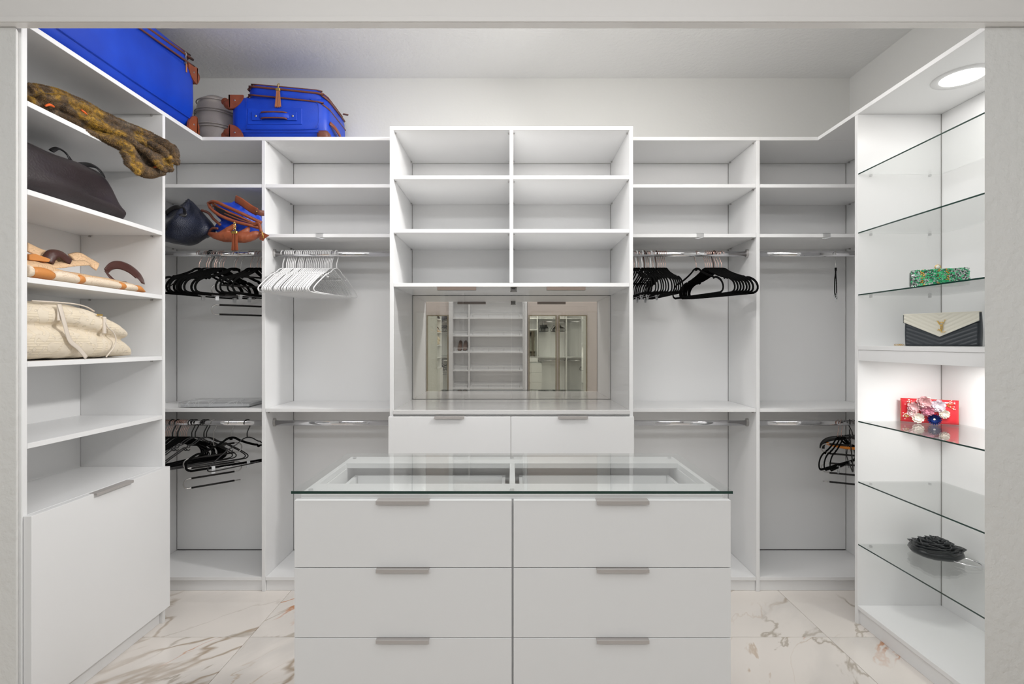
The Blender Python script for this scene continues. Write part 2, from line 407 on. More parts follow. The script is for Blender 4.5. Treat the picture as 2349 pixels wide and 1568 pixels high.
XP2 = (1735-1174.5)*2.735/F; XP2r = XP2+T
bay('hanging_bay', 'white corner hanging bay behind the blue and navy bags', -2.066, XP1l, True, False, topx=(-2.085, XP1l-0.0004))
bay('hanging_bay', 'white hanging bay holding the row of white hangers', XP1, XC0-0.0008, True, False, topx=(XP1l, XC0-0.0008))
bay('hanging_bay', 'white hanging bay with two bunches of black velvet hangers', XC1+0.0008, XP2, False, True, topx=(XC1+0.0008, XP2r))
bay('hanging_bay', 'white corner hanging bay next to the lit display cabinet', XP2r, 2.058, False, True, topx=(XP2r+0.0004, 2.077))

# centre tower
t = thing('storage_tower', 'white centre tower with six open cubbies, mirrored niche and two wide drawers', 'cabinet', (0, 2.85, 0))
ZC = 2.60
board('side_panel', t, XC0, XC0+T, ZC, ZB, 0, TOP-T-0.0004); board('side_panel', t, XC1-T, XC1, ZC, ZB, 0, TOP-T-0.0004)
board('top_board', t, XC0, XC1, ZC-0.001, ZB, TOP-T, TOP)
ix0, ix1 = XC0+T+0.0005, XC1-T-0.0005
xm = (1173-1174.5)*ZC/F
zc = [H+0.864, H+0.5856, H+0.306]
board('partition', t, xm-T/2, xm+T/2, ZC+0.0005, ZB, zc[2]+0.0005, TOP-T-0.0005)
pp = []
for z in zc[:2]:
    board('shelf', t, ix0, xm-T/2-0.0005, ZC+0.001, ZB-0.001, z-T, z); board('shelf', t, xm+T/2+0.0005, ix1, ZC+0.001, ZB-0.001, z-T, z)
board('shelf', t, ix0, ix1, ZC+0.001, ZB-0.001, zc[2]-T, zc[2])
for z in (zc[0]-T, zc[1]-T, TOP-T):
    for xx, s in ((ix0, 1), (xm-T/2, -1), (xm+T/2, 1), (ix1, -1)):
        for yy in (ZC+0.035, ZB-0.045): pp.append(((xx, yy, z-0.006), s))
pins(t, pp)
board('back_seam', t, ix0, ix1, ZB+0.0065, ZB+0.0095, 0.1, TOP-T-0.001, M['dark_seam'], 0)
board('back_panel', t, ix0+0.001, ix1-0.001, ZB, ZB+0.006, zc[2], TOP-T-0.002)
board('back_panel', t, ix0+0.001, ix1-0.001, ZB, ZB+0.006, 0.1, H-0.353-T)
cz = H-0.3527
o = board('countertop', t, ix0, ix1, ZC-0.012, ZB-0.001, cz-T, cz, mat('polished_white_counter', (226, 225, 224), 0.08, bump=(260, 0.02), spec=0.7))
# mirror on the niche's back
o = board('mirror', t, ix0+0.003, ix1-0.003, ZB-0.004, ZB, cz+0.002, zc[2]-T-0.003, M['mirror'], 0); o['label'] = 'mirror across the back of the niche'
# two glass flap doors with edge pulls and a centre catch
for a, b, (p0, p1) in ((ix0+0.002, xm-0.0015, (1003, 1092)), (xm+0.0015, ix1-0.002, (1254, 1343))):
    d = board('glass_door', t, a, b, ZC+0.006, ZC+0.011, cz+0.003, zc[2]-T-0.012, M['glass_door'], 0)
    h = MB().box((p0-1174.5)*2.6/F, (p1-1174.5)*2.6/F, ZC-0.004, ZC+0.014, zc[2]-T-0.0185, zc[2]-T-0.0015).build('handle', M['pull_dark'], d, bev=0.0006)
mb = MB().box(xm-0.004, xm+0.028, ZC+0.02, ZC+0.05, zc[2]-T-0.018, zc[2]-T-0.0005); mb.box(xm+0.002, xm+0.02, ZC+0.018, ZC+0.021, zc[2]-T-0.012, zc[2]-T-0.006, 1); mb.disc((xm+0.012, ZC+0.035, zc[2]-T-0.024), 0.018, 0.005, 16)
mb.build('door_catch', [M['greydevice'], M['blackp']], t)
board('rail', t, ix0, ix1, ZC+0.006, ZC+0.024, cz-T-0.012, cz-T-0.0003)
zt = H+(784-955.5)*2.58/F
rows = [zt, zt-0.272, zt-0.544, zt-0.816]
for k in range(3):
    z1, z0 = rows[k], max(rows[k+1]+0.003, 0.09)
    for a, b, (p0, p1) in (((890.7-1174.5)*2.58/F, (1172-1174.5)*2.58/F-0.001, (997, 1065)), ((1172-1174.5)*2.58/F+0.001, (1454.6-1174.5)*2.58/F, (1280, 1348))):
        d = board('drawer', t, a, b, 2.58, 2.5985, z0, z1)
        pull(d, (p0-1174.5)*2.58/F, (p1-1174.5)*2.58/F, 2.58, z1)
board('toe_kick', t, ix0, ix1, ZC+0.03, ZC+0.045, 0.0005, 0.088)

# left cabinet (open shelves over one door)
t = thing('shelf_cabinet', 'white open shelf cabinet with a low door, left of the opening', 'cabinet', (-1.89, 2.08, 0))
xb = -2.09
board('side_panel', t, xb, XL, 1.7295, 1.748, 0, TOP-T-0.0004); board('side_panel', t, xb, XL, 2.425, 2.444, 0, TOP-T-0.0004)
board('top_board', t, xb, XL, 1.7295, 2.733, TOP-T, TOP)
board('back_panel', t, xb-0.006, xb+0.003, 1.7495, 2.4235, 0.07, TOP-T-0.0005)
pp = []
hL = [0.842, 0.5335, 0.2265, -0.0684, -0.354]
for h in hL:
    board('shelf', t, xb+0.0035, XL-0.001, 1.7495, 2.4235, H+h-T, H+h)
    for yy, s in ((2.4235, -1), (1.7495, 1)): 
        for xx in (xb+0.05, XL-0.05): pp.append((xx, yy, H+h-T-0.005, s))
mb = MB()
for x, y, z, s in pp: mb.disc((x, y, z), 0.004, -0.008*s if s < 0 else 0.008, 10, axis='Y')
for xx in (xb+0.05, XL-0.05): mb.disc((xx, 2.4235, TOP-T-0.006), 0.004, 0.008, 10, axis='Y')
mb.xf(lambda p: p if p.y < 2.4235 or p.y > 3 else Vector((p.x, 2*2.4235-p.y, p.z)))
o = mb.build('shelf_pin', M['steel'], t); o['kind'] = 'stuff'
board('fixed_shelf', t, xb+0.0035, XL-0.0005, 1.7495, 2.4235, H-0.602-T, H-0.602)
board('bottom_board', t, xb+0.0035, XL-0.001, 1.7495, 2.4235, H-1.282, H-1.282+T)
board('toe_kick', t, XL-0.03, XL-0.014, 1.7495, 2.4235, 0.0005, H-1.2825)
d = board('door', t, XL+0.0015, XL+0.03, 1.732, 2.434, H-1.2795, H-0.602)
o = pull(d, 1.99, 2.183, XL+0.03, H-0.602, 'y')

# right display cabinet with glass shelves
t = thing('display_cabinet', 'white lit display cabinet with glass shelves, right of the opening', 'cabinet', (1.87, 2.1, 0))
xb = 2.072
board('side_panel', t, XR, xb, 1.7445, 1.7635, 0, TOP-T-0.0004); board('side_panel', t, XR, xb, 2.42, 2.44, 0, TOP-T-0.0004)
# top board, with a round hole for the lamp
board('top_board', t, XR, xb+0.01, 1.7445, 2.733, TOP-T, TOP)
board('back_panel', t, xb, xb+0.008, 1.7645, 2.4195, 0.07, TOP-T-0.0005)
board('back_seam', t, xb-0.0015, xb+0.0005, 2.4165, 2.4195, 0.09, TOP-T-0.001, mat('grey_seam', (150, 148, 146), 0.8), 0)
for h in (0.812, 0.528, 0.2296, -0.38, -0.672, -0.973):
    mb = MB().box(XR+0.002, xb-0.002, 1.7655, 2.4185, H+h-0.006, H+h)
    for i, f in enumerate(mb.f):
        ns = Vector(mb.v[f[1]]-mb.v[f[0]]).cross(mb.v[f[2]]-mb.v[f[1]])
        if abs(ns.x) > 1e-9 and abs(ns.z) < 1e-9 and mb.v[f[0]].x < 1.9: mb.m[i] = 1
    g_ = mb.build('glass_shelf', [M['glass'], M['glass_edge']], t)
    mb = MB()
    for yy in (1.766, 2.4185):
        for xx in (XR+0.06, xb-0.06):
            s = 1 if yy < 2 else -1
            mb.box(xx-0.004, xx+0.004, min(yy, yy+0.01*s), max(yy, yy+0.01*s), H+h-0.016, H+h-0.0065)
    mb.build('shelf_clip', M['clear_plastic'], g_)['kind'] = 'stuff'
board('shelf', t, XR+0.001, xb-0.0005, 1.7645, 2.4195, H-0.019-T, H-0.019)
board('valance', t, XR+0.004, XR+0.02, 1.7645, 2.4195, H-0.019-T-0.052, H-0.019-T-0.0003)
board('lamp_panel', t, XR+0.021, xb-0.0005, 1.7645, 2.4195, H-0.019-T-0.05, H-0.019-T-0.036)
board('bottom_board', t, XR+0.0005, xb-0.0005, 1.7645, 2.4195, H-1.27-T, H-1.27)
board('toe_kick', t, XR+0.012, XR+0.028, 1.7645, 2.4195, 0.0005, H-1.27-T-0.0004)
for z in (TOP-T, H-0.019-T-0.05):
    rings = [[Vector((1.869+r*math.cos(2*PI*j/40), 2.08+r*math.sin(2*PI*j/40), z+dz)) for j in range(40)] for r, dz in ((0.104, 0), (0.102, -0.004), (0.078, -0.0045), (0.075, -0.002))]
    rg = MB().loft(rings, cap=False).build('downlight_ring', M['whitep'], t, sm=True)
    MB().disc((1.869, 2.08, z-0.0025), 0.0755, 0.002, 40).build('diffuser', M['puck'], rg)

# ------------------------------------------------------------------ island
t = thing('island', 'white drawer island with glass top in the middle of the room', 'island', (0, 1.76, 0))
x0, x1 = -0.642, 0.642; y0, y1 = 1.5295, 1.985
zf = H-0.4585
board('side_panel', t, x0, x0+T, y0, y1, 0.0, zf-T-0.0004); board('side_panel', t, x1-T, x1, y0, y1, 0.0, zf-T-0.0004)
board('center_panel', t, -0.0085, 0.0105, y0, y1, 0.03, zf-T-0.0004)
board('back_panel', t, x0, x1, y1+0.0004, y1+0.018, 0.0, zf-T-0.0004)
board('toe_kick', t, x0+T+0.0004, x1-T-0.0004, y0+0.03, y0+0.045, 0.0005, 0.07)
board('bottom_board', t, x0+T+0.0004, -0.009, y0+0.001, y1-0.001, 0.0705, 0.0705+T); board('bottom_board', t, 0.011, x1-T-0.0004, y0+0.001, y1-0.001, 0.0705, 0.0705+T)
# top frame rails under the glass
board('top_rail', t, x0, x1, y0-0.004, 1.624, zf-T, zf); board('top_rail', t, x0, x1, 1.897, y1+0.018, zf-T, zf)
board('top_rail', t, x0, x0+0.016, 1.6243, 1.8967, zf-T, zf); board('top_rail', t, x1-0.016, x1, 1.6243, 1.8967, zf-T, zf)
board('top_rail', t, -0.0085, 0.0105, 1.6243, 1.8967, zf-T, zf)
mb = MB().box(-0.659, 0.659, 1.495, 2.003, H-0.4525, H-0.4445, 0)
mb.m[2] = 1
gt = mb.build('glass_top', [M['glass'], M['glass_edge']], t)
mb = MB()
for xx in (-0.62, 0.0, 0.62):
    for yy in (1.545, 1.975): mb.disc((xx, yy, zf), 0.007, 0.0058, 14)
o = mb.build('glass_bumper', M['clear_plastic'], t)
edges = [1147, 1302.5, 1463.5, 1624.5, 1786]
for k in range(4):
    z1 = H+(784-edges[k])*1.51/F; z0 = H+(784-edges[k+1])*1.51/F+0.0025
    for a, b, (p0, p1) in ((-0.656, (1174.6-1174.5)*1.51/F-0.001, (862, 983.5)), ((1178-1174.5)*1.51/F, 0.6595, (1369, 1489.5))):
        d = board('drawer', t, a, b, 1.51, 1.5285, z0, z1, bev=0.0012)
        pull(d, (p0-1174.5)*1.498/F, (p1-1174.5)*1.498/F, 1.51, z1 if k else z1+0.0002)
        if k == 0:
            ia, ib = (x0+T+0.02, -0.025) if a < 0 else (0.027, x1-T-0.02)
            zb = z1-0.15
            for q in ((ia, ia+0.012, 1.531, 1.93, zb, z1-0.035), (ib-0.012, ib, 1.531, 1.93, zb, z1-0.035), (ia+0.0125, ib-0.0125, 1.918, 1.93, zb, z1-0.035), (ia+0.0125, ib-0.0125, 1.531, 1.9175, zb, zb+0.01)):
                MB().box(*q).build('drawer_box', CB, d, bev=0.0006)

# ------------------------------------------------------------------ room behind the camera, seen in the mirror
ZR = -1.7
def RX(px): return (px-1174.5)*7.88/F
def RH(py): return H+(784-py)*7.88/F
def shoe_unit(label, x0, x1, parts, d=0.3):
    t = thing('shoe_rack', label, 'shoe rack', ((x0+x1)/2, ZR-0.1, 0))
    hs = [H+1.25, H+0.97, H+0.69, H+0.383, H+0.105, H-0.151, H-0.44, H-0.72, H-1.0]
    pan = [x0]+parts+[x1]
    for x in pan: board('side_panel', t, x-T/2, x+T/2, ZR-0.19, ZR, 0, H+1.3, bev=0)
    board('back_panel', t, x0+T/2, x1-T/2, ZR-0.199, ZR-0.1905, 0, H+1.3, bev=0)
    for a, b in zip(pan[:-1], pan[1:]):
        for h in hs:
            mb = MB(); a2, b2 = a+T/2+0.001, b-T/2-0.001
            mb.add([(a2, ZR-0.002, h-T), (b2, ZR-0.002, h-T), (b2, ZR-0.19, h-T+0.09), (a2, ZR-0.19, h-T+0.09), (a2, ZR-0.002, h), (b2, ZR-0.002, h), (b2, ZR-0.19, h+0.09), (a2, ZR-0.19, h+0.09)],
                   [(0, 3, 2, 1), (4, 5, 6, 7), (0, 1, 5, 4), (1, 2, 6, 5), (2, 3, 7, 6), (3, 0, 4, 7)])
            s = mb.build('slanted_shelf', CB, t)
            w_ = (b2-a2); f = MB(); zz = h+0.055
            n = max(1, int(w_/0.22)); st = w_*0.06
            f.tube([(a2+st, ZR-0.012, h+0.007), (a2+st, ZR-0.012, zz), (b2-st, ZR-0.012, zz), (b2-st, ZR-0.012, h+0.007)], 0.0035, 5)
            for q in range(1, n): f.tube([(a2+st+(w_-2*st)*q/n, ZR-0.012, h+0.007), (a2+st+(w_-2*st)*q/n, ZR-0.012, zz)], 0.0022, 5)
            f.build('shoe_fence', M['steel'], s)
    return t
shoe_unit('white slanted shoe rack seen in the middle of the mirror', RX(1042)-0.03, RX(1196)+0.03, [RX(1076)])
shoe_unit('white slanted shoe rack at the right edge of the mirror image', RX(1374), 1.95, [])
shoe_unit('white slanted shoe rack at the left edge of the mirror image', -1.95, RX(972), [])
struct('trim_3', MB().box(RX(1030), RX(1041)-0.012, ZR-0.15, ZR+0.03, 0, CEIL), M['cab'])
struct('trim_4', MB().box(RX(1196)+0.045, RX(1209), ZR-0.15, ZR+0.03, 0, CEIL), M['cab'])
struct('wall_rear_panel', MB().box(RX(975)+0.012, RX(1030)-0.001, ZR-0.12, ZR-0.03, 0, CEIL).box(RX(1210), RX(1372)-0.012, ZR-0.12, ZR-0.03, 0, CEIL), M['wallpink'])
def mirror_door(label, x0, x1, group='gold framed mirrors behind the camera'):
    t = thing('framed_mirror', label, 'mirror', ((x0+x1)/2, ZR, 0.01), group)
    zt = RH(722); y0, y1 = ZR-0.029, ZR-0.005
    MB().box(x0+0.02, x1-0.02, y0+0.004, y1-0.008, 0.03, zt-0.02).build('mirror_pane', mat('tinted_mirror', (226, 228, 214), 0.01, 1), t)
    f = MB().box(x0, x0+0.02, y0, y1, 0.002, zt).box(x1-0.02, x1, y0, y1, 0.002, zt).box(x0+0.02, x1-0.02, y0, y1, zt-0.02, zt).box(x0+0.02, x1-0.02, y0, y1, 0.002, 0.03)
    f.build('frame', mat('champagne_frame', (168, 156, 132), 0.3, 0.9), t)
mirror_door('gold framed mirror left of the shoe rack in the mirror image', RX(977)+0.012, RX(1029))
mirror_door('gold framed mirror right of the shoe rack in the mirror image', RX(1212), RX(1277))
mirror_door('rightmost of the three gold framed mirrors in the mirror image', RX(1281), RX(1347))
# a pair of shoes on the rack, seen in the mirror
def shoe(cx, label):
    z = RH(806)+0.0
    t = thing('shoe', label, 'shoe', (cx, ZR-0.09, z), 'taupe shoes on the shoe rack')
    mb = MB(); sec = []
    for y, w_, h0, h1 in ((0.075, 0.018, 0.004, 0.02), (0.06, 0.032, 0.0, 0.035), (0.03, 0.037, 0.0, 0.05), (-0.01, 0.035, 0.0, 0.07), (-0.05, 0.033, 0.0, 0.085), (-0.085, 0.03, 0.0, 0.09), (-0.097, 0.02, 0.01, 0.08)):
        sec.append([Vector((cx+w_*math.cos(2*PI*j/14), ZR-0.1+y, z+0.052-0.48*y-0.005+(h0+h1)/2+(h1-h0)/2*math.sin(2*PI*j/14))) for j in range(14)])
    mb.loft(sec); mb.build('upper', M['shoe'], t, sm=True)
    s = MB().loft([[p.copy() if p.z < -9 else Vector((p.x, p.y, z+0.052-0.48*(p.y-ZR+0.1)-0.008+0.006*(1 if math.sin(2*PI*j/14) > 0 else -1))) for j, p in enumerate(r)] for r in sec])
    s.build('sole', M['blackp'], t)
shoe(RX(1054), 'taupe shoe on the rack, left of a pair seen in the mirror'); shoe(RX(1066), 'taupe shoe on the rack, right of a pair seen in the mirror')

# ------------------------------------------------------------------ hangers (origin = centre of the rod, frame in the local YZ plane)
def hook_path(r=0.0166, drop=-0.088, wide=False):
    a = [(0, r*math.cos(math.radians(q)), r*math.sin(math.radians(q))) for q in range(200, -1, -20)]
    k = 1.0
    return smooth(a+[(0, r*0.92, -0.016), (0, 0.006, -0.040), (0, 0.0, -0.056), (0, 0, drop)], 3)
def mirror_half(h): return [Vector((0, -p[0], p[1])) for p in h]+[Vector((0, p[0], p[1])) for p in reversed(h)]
VEL = [(0.0, -0.084), (0.022, -0.088), (0.045, -0.104), (0.085, -0.124), (0.125, -0.140), (0.139, -0.143), (0.146, -0.153), (0.158, -0.149), (0.178, -0.155), (0.203, -0.172), (0.218, -0.198), (0.216, -0.222), (0.198, -0.234), (0.16, -0.236)]
def velvet(name, label, cat, hook_mat, hook_r=0.0015, body='velvet', clips=False):
    t = thing(name, label, cat, (0, 0, 0))
    path = smooth(mirror_half(VEL)[1:] , 3, closed=True)
    MB().tube(path, 0.0026, 8, True, normal=(1, 0, 0), w=0.0062).tube([(0, 0, -0.078), (0, 0, -0.096)], 0.005, 8, normal=(1, 0, 0), w=0.008).build('frame', M[body], t, sm=True)
    MB().tube(hook_path(), hook_r, 6).build('hook', M[hook_mat], t, sm=True)
    if clips:
        bar = MB().tube([(0.004, -0.12, -0.242), (0.004, 0.12, -0.242)], 0.0016, 6).build('clip_bar', M['chrome'], t, sm=True)
        for y in (-0.09, 0.09): clip_mb(y, -0.242).build('clip', M['clear_plastic2'], t)
    return t
M['clear_plastic2'] = mat('clear_acrylic', (214, 216, 218), 0.12, coat=0.5)
def clip_mb(y, z):
    mb = MB()
    for s in (-1, 1):
        pts = [(s*0.0035, y, z+0.014), (s*0.007, y, z), (s*0.0035, y, z-0.012), (s*0.002, y, z-0.026)]
        mb.tube(pts, 0.0012, 6, normal=(1, 0, 0), w=0.010)
    mb.tube([(-0.006, y, z+0.002), (0.006, y, z+0.002)], 0.003, 8)
    return mb
WHT = [(0.0, -0.082), (0.03, -0.090), (0.062, -0.112), (0.078, -0.117), (0.084, -0.126), (0.098, -0.126), (0.13, -0.148), (0.17, -0.176), (0.2, -0.2), (0.214, -0.216), (0.207, -0.229), (0.18, -0.233), (0.1, -0.234)]
def plastic(name, label, cat, m, strap=True):
    t = thing(name, label, cat, (0, 0, 0))
    path = smooth(mirror_half(WHT)[1:], 3, closed=True)
    mb = MB().tube(path, 0.0032, 8, True)
    if strap:
        for s in (-1, 1): mb.tube(smooth([(0, s*0.10, -0.128), (0, s*0.094, -0.139), (0, s*0.086, -0.142), (0, s*0.08, -0.137)], 3), 0.0026, 6)
    mb.build('frame', M[m], t, sm=True)
    MB().tube(hook_path(0.0185, -0.084), 0.003, 7).build('hook', M[m], t, sm=True)
    return t
def tier(label, hw=0.145):
    t = thing('trouser_hanger', label, 'hanger', (0, 0, 0)); zs = [-0.128, -0.183, -0.238, -0.293, -0.345]
    path = [(0, 0, -0.05)]+[(0, 0.004, -0.07)]
    path = [(0, -0.006, -0.062)]
    side = 1
    path += [(0, hw*0.92, zs[0])] ; side = 1
    r = 0.0275
    out = [Vector((0, 0.0, zs[0]+0.001))]
    cur = hw-r
    for i, z in enumerate(zs):
        tgt = cur if i % 2 == 0 else -cur
        out.append(Vector((0, tgt, z)))
        if i < len(zs)-1:
            s = 1 if tgt > 0 else -1
            for q in range(1, 8):
                a = PI/2-PI*q/8; out.append(Vector((0, tgt+s*r*math.cos(a), z-r+r*math.sin(a))))
    out.append(Vector((0, hw if False else (cur+0.02)*(1 if len(zs) % 2 else -1)*1, zs[-1])))
    # the snake starts at the hook, free end opposite
    hk = hook_path(0.017, zs[0]+0.001)
    MB().tube(hk, 0.0022, 7).build('hook', M['steel'], t, sm=True)
    MB().tube(out, 0.0032, 8).build('frame', M['steel'], t, sm=True)
    for i, z in enumerate(zs): MB().tube([(0, (-cur if i else 0.0)+0.01, z), (0, cur-0.012, z)], 0.0052, 8).build('foam_sleeve', M['foam'], t, sm=True)
    return t
RODY = 2.83; RU = H+0.497; RLo = H-0.4565
used = set()
def put(proto, px, z, deg, label, group):
    x = (px-1174.5)*RODY/F
    if id(proto) not in used:
        used.add(id(proto)); proto.location = (x, RODY, z); proto.rotation_euler = (0, 0, math.radians(deg)); proto['label'] = label; proto['group'] = group; return proto
    return dup(proto, (x, RODY, z), math.radians(deg), label, group)

pv = velvet('velvet_hanger', '', 'hanger', 'copper')
pk = plastic('plastic_hanger', '', 'hanger', 'blackp')
pw = plastic('plastic_hanger', '', 'hanger', 'whitep')
pb = velvet('velvet_hanger', '', 'hanger', 'brownp', 0.0032)
pwh = velvet('velvet_hanger', '', 'hanger', 'whitep', 0.0032, clips=True)
pc = velvet('clip_hanger', '', 'hanger', 'steel', 0.0016, clips=True)
pt = tier('')
used.clear()

# white row on the upper rod of the second bay
G = 'white plastic hangers on the upper rod'
wp = [649, 657.5, 661.5, 665.5, 669.5, 673, 677, 683.5, 687.5, 691, 695, 701, 705, 709, 713.5, 718, 722, 726, 730.5, 735, 739, 743.5, 747, 750.5, 754, 757.5, 761, 772.5]
jit = [0, 0, 1, -1, 0, 1, 0, 2, 0, -1, 0, 1, 3, 0, 1, -1, 0, 2, 0, 1, 0, -1, 1, 0, 2, 0, 1, 0]
for i, px in enumerate(wp):
    lb = 'leftmost white plastic hanger, apart from the tight row' if i == 0 else ('rightmost white plastic hanger, hooked apart from the row' if i == len(wp)-1 else 'white plastic hanger, %s from the left in the white row' % ORD[i])
    put(pw, px, RU+0.0002, -9-4.0*i/27+jit[i]*0.35, lb, G)

# third bay: tight bunch, then fanned bunch
G = 'black hangers bunched against the centre tower'
A = [1455, 1460, 1465, 1473, 1478, 1484, 1488, 1493, 1498, 1505, 1510, 1514, 1518, 1522, 1526]
for i, px in enumerate(A):
    if i in (1, 3, 7): p, d = pwh, 'black hanger with white hook and clips'
    elif i in (4, 9): p, d = pb, 'black hanger with thick brown hook'
    else: p, d = pv, 'black hanger with copper hook'
    put(p, px, RU+0.0002, 3+0.5*i/2, '%s, %s from left beside the centre tower' % (d, ORD[i]), G)
G = 'black velvet hangers fanned out on the right of the third bay'
B = [(1597, 17), (1618, 20), (1622.5, 21.5), (1627, 23), (1632, 24), (1637, 25.5), (1642, 26.5), (1648, 28), (1655, 31)]
for i, (px, d) in enumerate(B):
    p = pb if i == 5 else pv
    put(p, px, RU+0.0002, d, ('black hanger with thick brown hook' if i == 5 else 'black velvet hanger')+', %s from the left in the fanned bunch' % ORD[i], G)
# fourth bay, upper: one clip hanger seen edge-on
o = put(pc, 1917, RU+0.0002, -34, 'single black clip hanger seen edge-on, alone on the upper right rod', 'x'); del o['group']

# first bay, upper rod
G = 'black hangers on the upper rod of the corner bay'
U = [(457, 26, 'v'), (474, 24, 'v'), (479, 23, 'v'), (484, 40, 'k'), (492, 26, 'v'), (496, 24, 'v'), (503, 28, 'c'), (507, 27, 'v'), (513, 25, 'v'), (536, 34, 'c'), (541, 30, 'v'), (575, 20, 'v'), (581, 17, 'c'), (590, 12, 'v'), (597, 9, 'v')]
for i, (px, d, k) in enumerate(U):
    p = {'v': pv, 'k': pk, 'c': pc}[k]; nm = {'v': 'black velvet hanger', 'k': 'black plastic hanger', 'c': 'black clip hanger'}[k]
    put(p, px, RU+0.0002, -d, '%s, %s from left on the upper corner rod' % (nm, ORD[i]), G)
o = put(pt, 553, RU+0.0002, -50, 'five-bar steel trouser hanger with black foam, on the upper corner rod', 'x'); del o['group']

# first bay, lower rod
G = 'black hangers on the lower rod of the corner bay'
Lw = [(380, 20, 'v'), (384, 21, 'v'), (388, 22, 'v'), (392, 23, 'v'), (396, 25, 'k'), (400, 26, 'v'), (404, 27, 'v'), (408, 28, 'k'), (412, 29, 'v'), (416, 30, 'v'), (420, 31, 'v'), (424, 32, 'v'), (428, 33, 'v'), (440, 40, 'k'), (448, 42, 'k'), (468, 46, 'k'), (474, 47, 'k')]
for i, (px, d, k) in enumerate(Lw):
    p = {'v': pv, 'k': pk}[k]; nm = {'v': 'black velvet hanger with copper hook', 'k': 'black plastic hanger'}[k]
    put(p, px, RLo+0.0002, -d, '%s, %s from left on the lower corner rod' % (nm, ORD[i]), G)
o = put(pt, 490, RLo+0.0002, -47, 'five-bar steel trouser hanger with black foam, on the lower corner rod', 'x'); del o['group']
o = put(pc, 530, RLo+0.0002, -44, 'black clip hanger with clear clips, beside the lower trouser hanger', 'x'); del o['group']
o = put(pk, 567, RLo+0.0002, -32, 'rightmost black plastic hanger on the lower corner rod', 'x'); del o['group']

# fourth bay, lower rod
for px, d, p, lb in ((1922, -56, pv, 'black velvet hanger reaching furthest left in the lower right corner bay'), (1930, -54, pv, 'second black velvet hanger from the left in the lower right corner bay'),
                     (1936, -50, pc, 'black clip hanger in the middle of the lower right corner bunch'), (1953, 64, pt, 'five-bar trouser hanger in the lower right corner bay'),
                     (1949, -30, pk, 'black plastic hanger with thick hook in the lower right corner bay')):
    o = put(p, px, RLo+0.0002, d, lb, 'hangers in the lower right corner bay')
# wide black wooden-style hanger with orange bar
t = thing('wide_hanger', 'broad black hanger with an orange lower bar, in the lower right corner bay', 'hanger', ((1955-1174.5)*RODY/F, RODY, RLo), 'hangers in the lower right corner bay', math.radians(58))
l0 = Vector(t.location)
def TL(pts): return [Vector(p)+l0 for p in pts]
MB().tube(TL(hook_path()), 0.003, 7).build('hook', M['blackp'], t, sm=True)
h = [(0, -0.078), (0.03, -0.084), (0.08, -0.094), (0.12, -0.108), (0.142, -0.135), (0.145, -0.16)]
MB().tube(TL(smooth(mirror_half(h)[:-1] if False else [(0, -a, b) for a, b in reversed(h)]+[(0, a, b) for a, b in h[1:]], 3)), 0.006, 8, normal=(1, 0, 0), w=0.013).build('frame', M['blackp'], t, sm=True)
MB().tube(TL(smooth([(0, -0.125, -0.128), (0, -0.05, -0.142), (0, 0.05, -0.142), (0, 0.125, -0.128)], 4)), 0.004, 8, normal=(1, 0, 0), w=0.008).build('bar', M['orange_plastic'], t, sm=True)

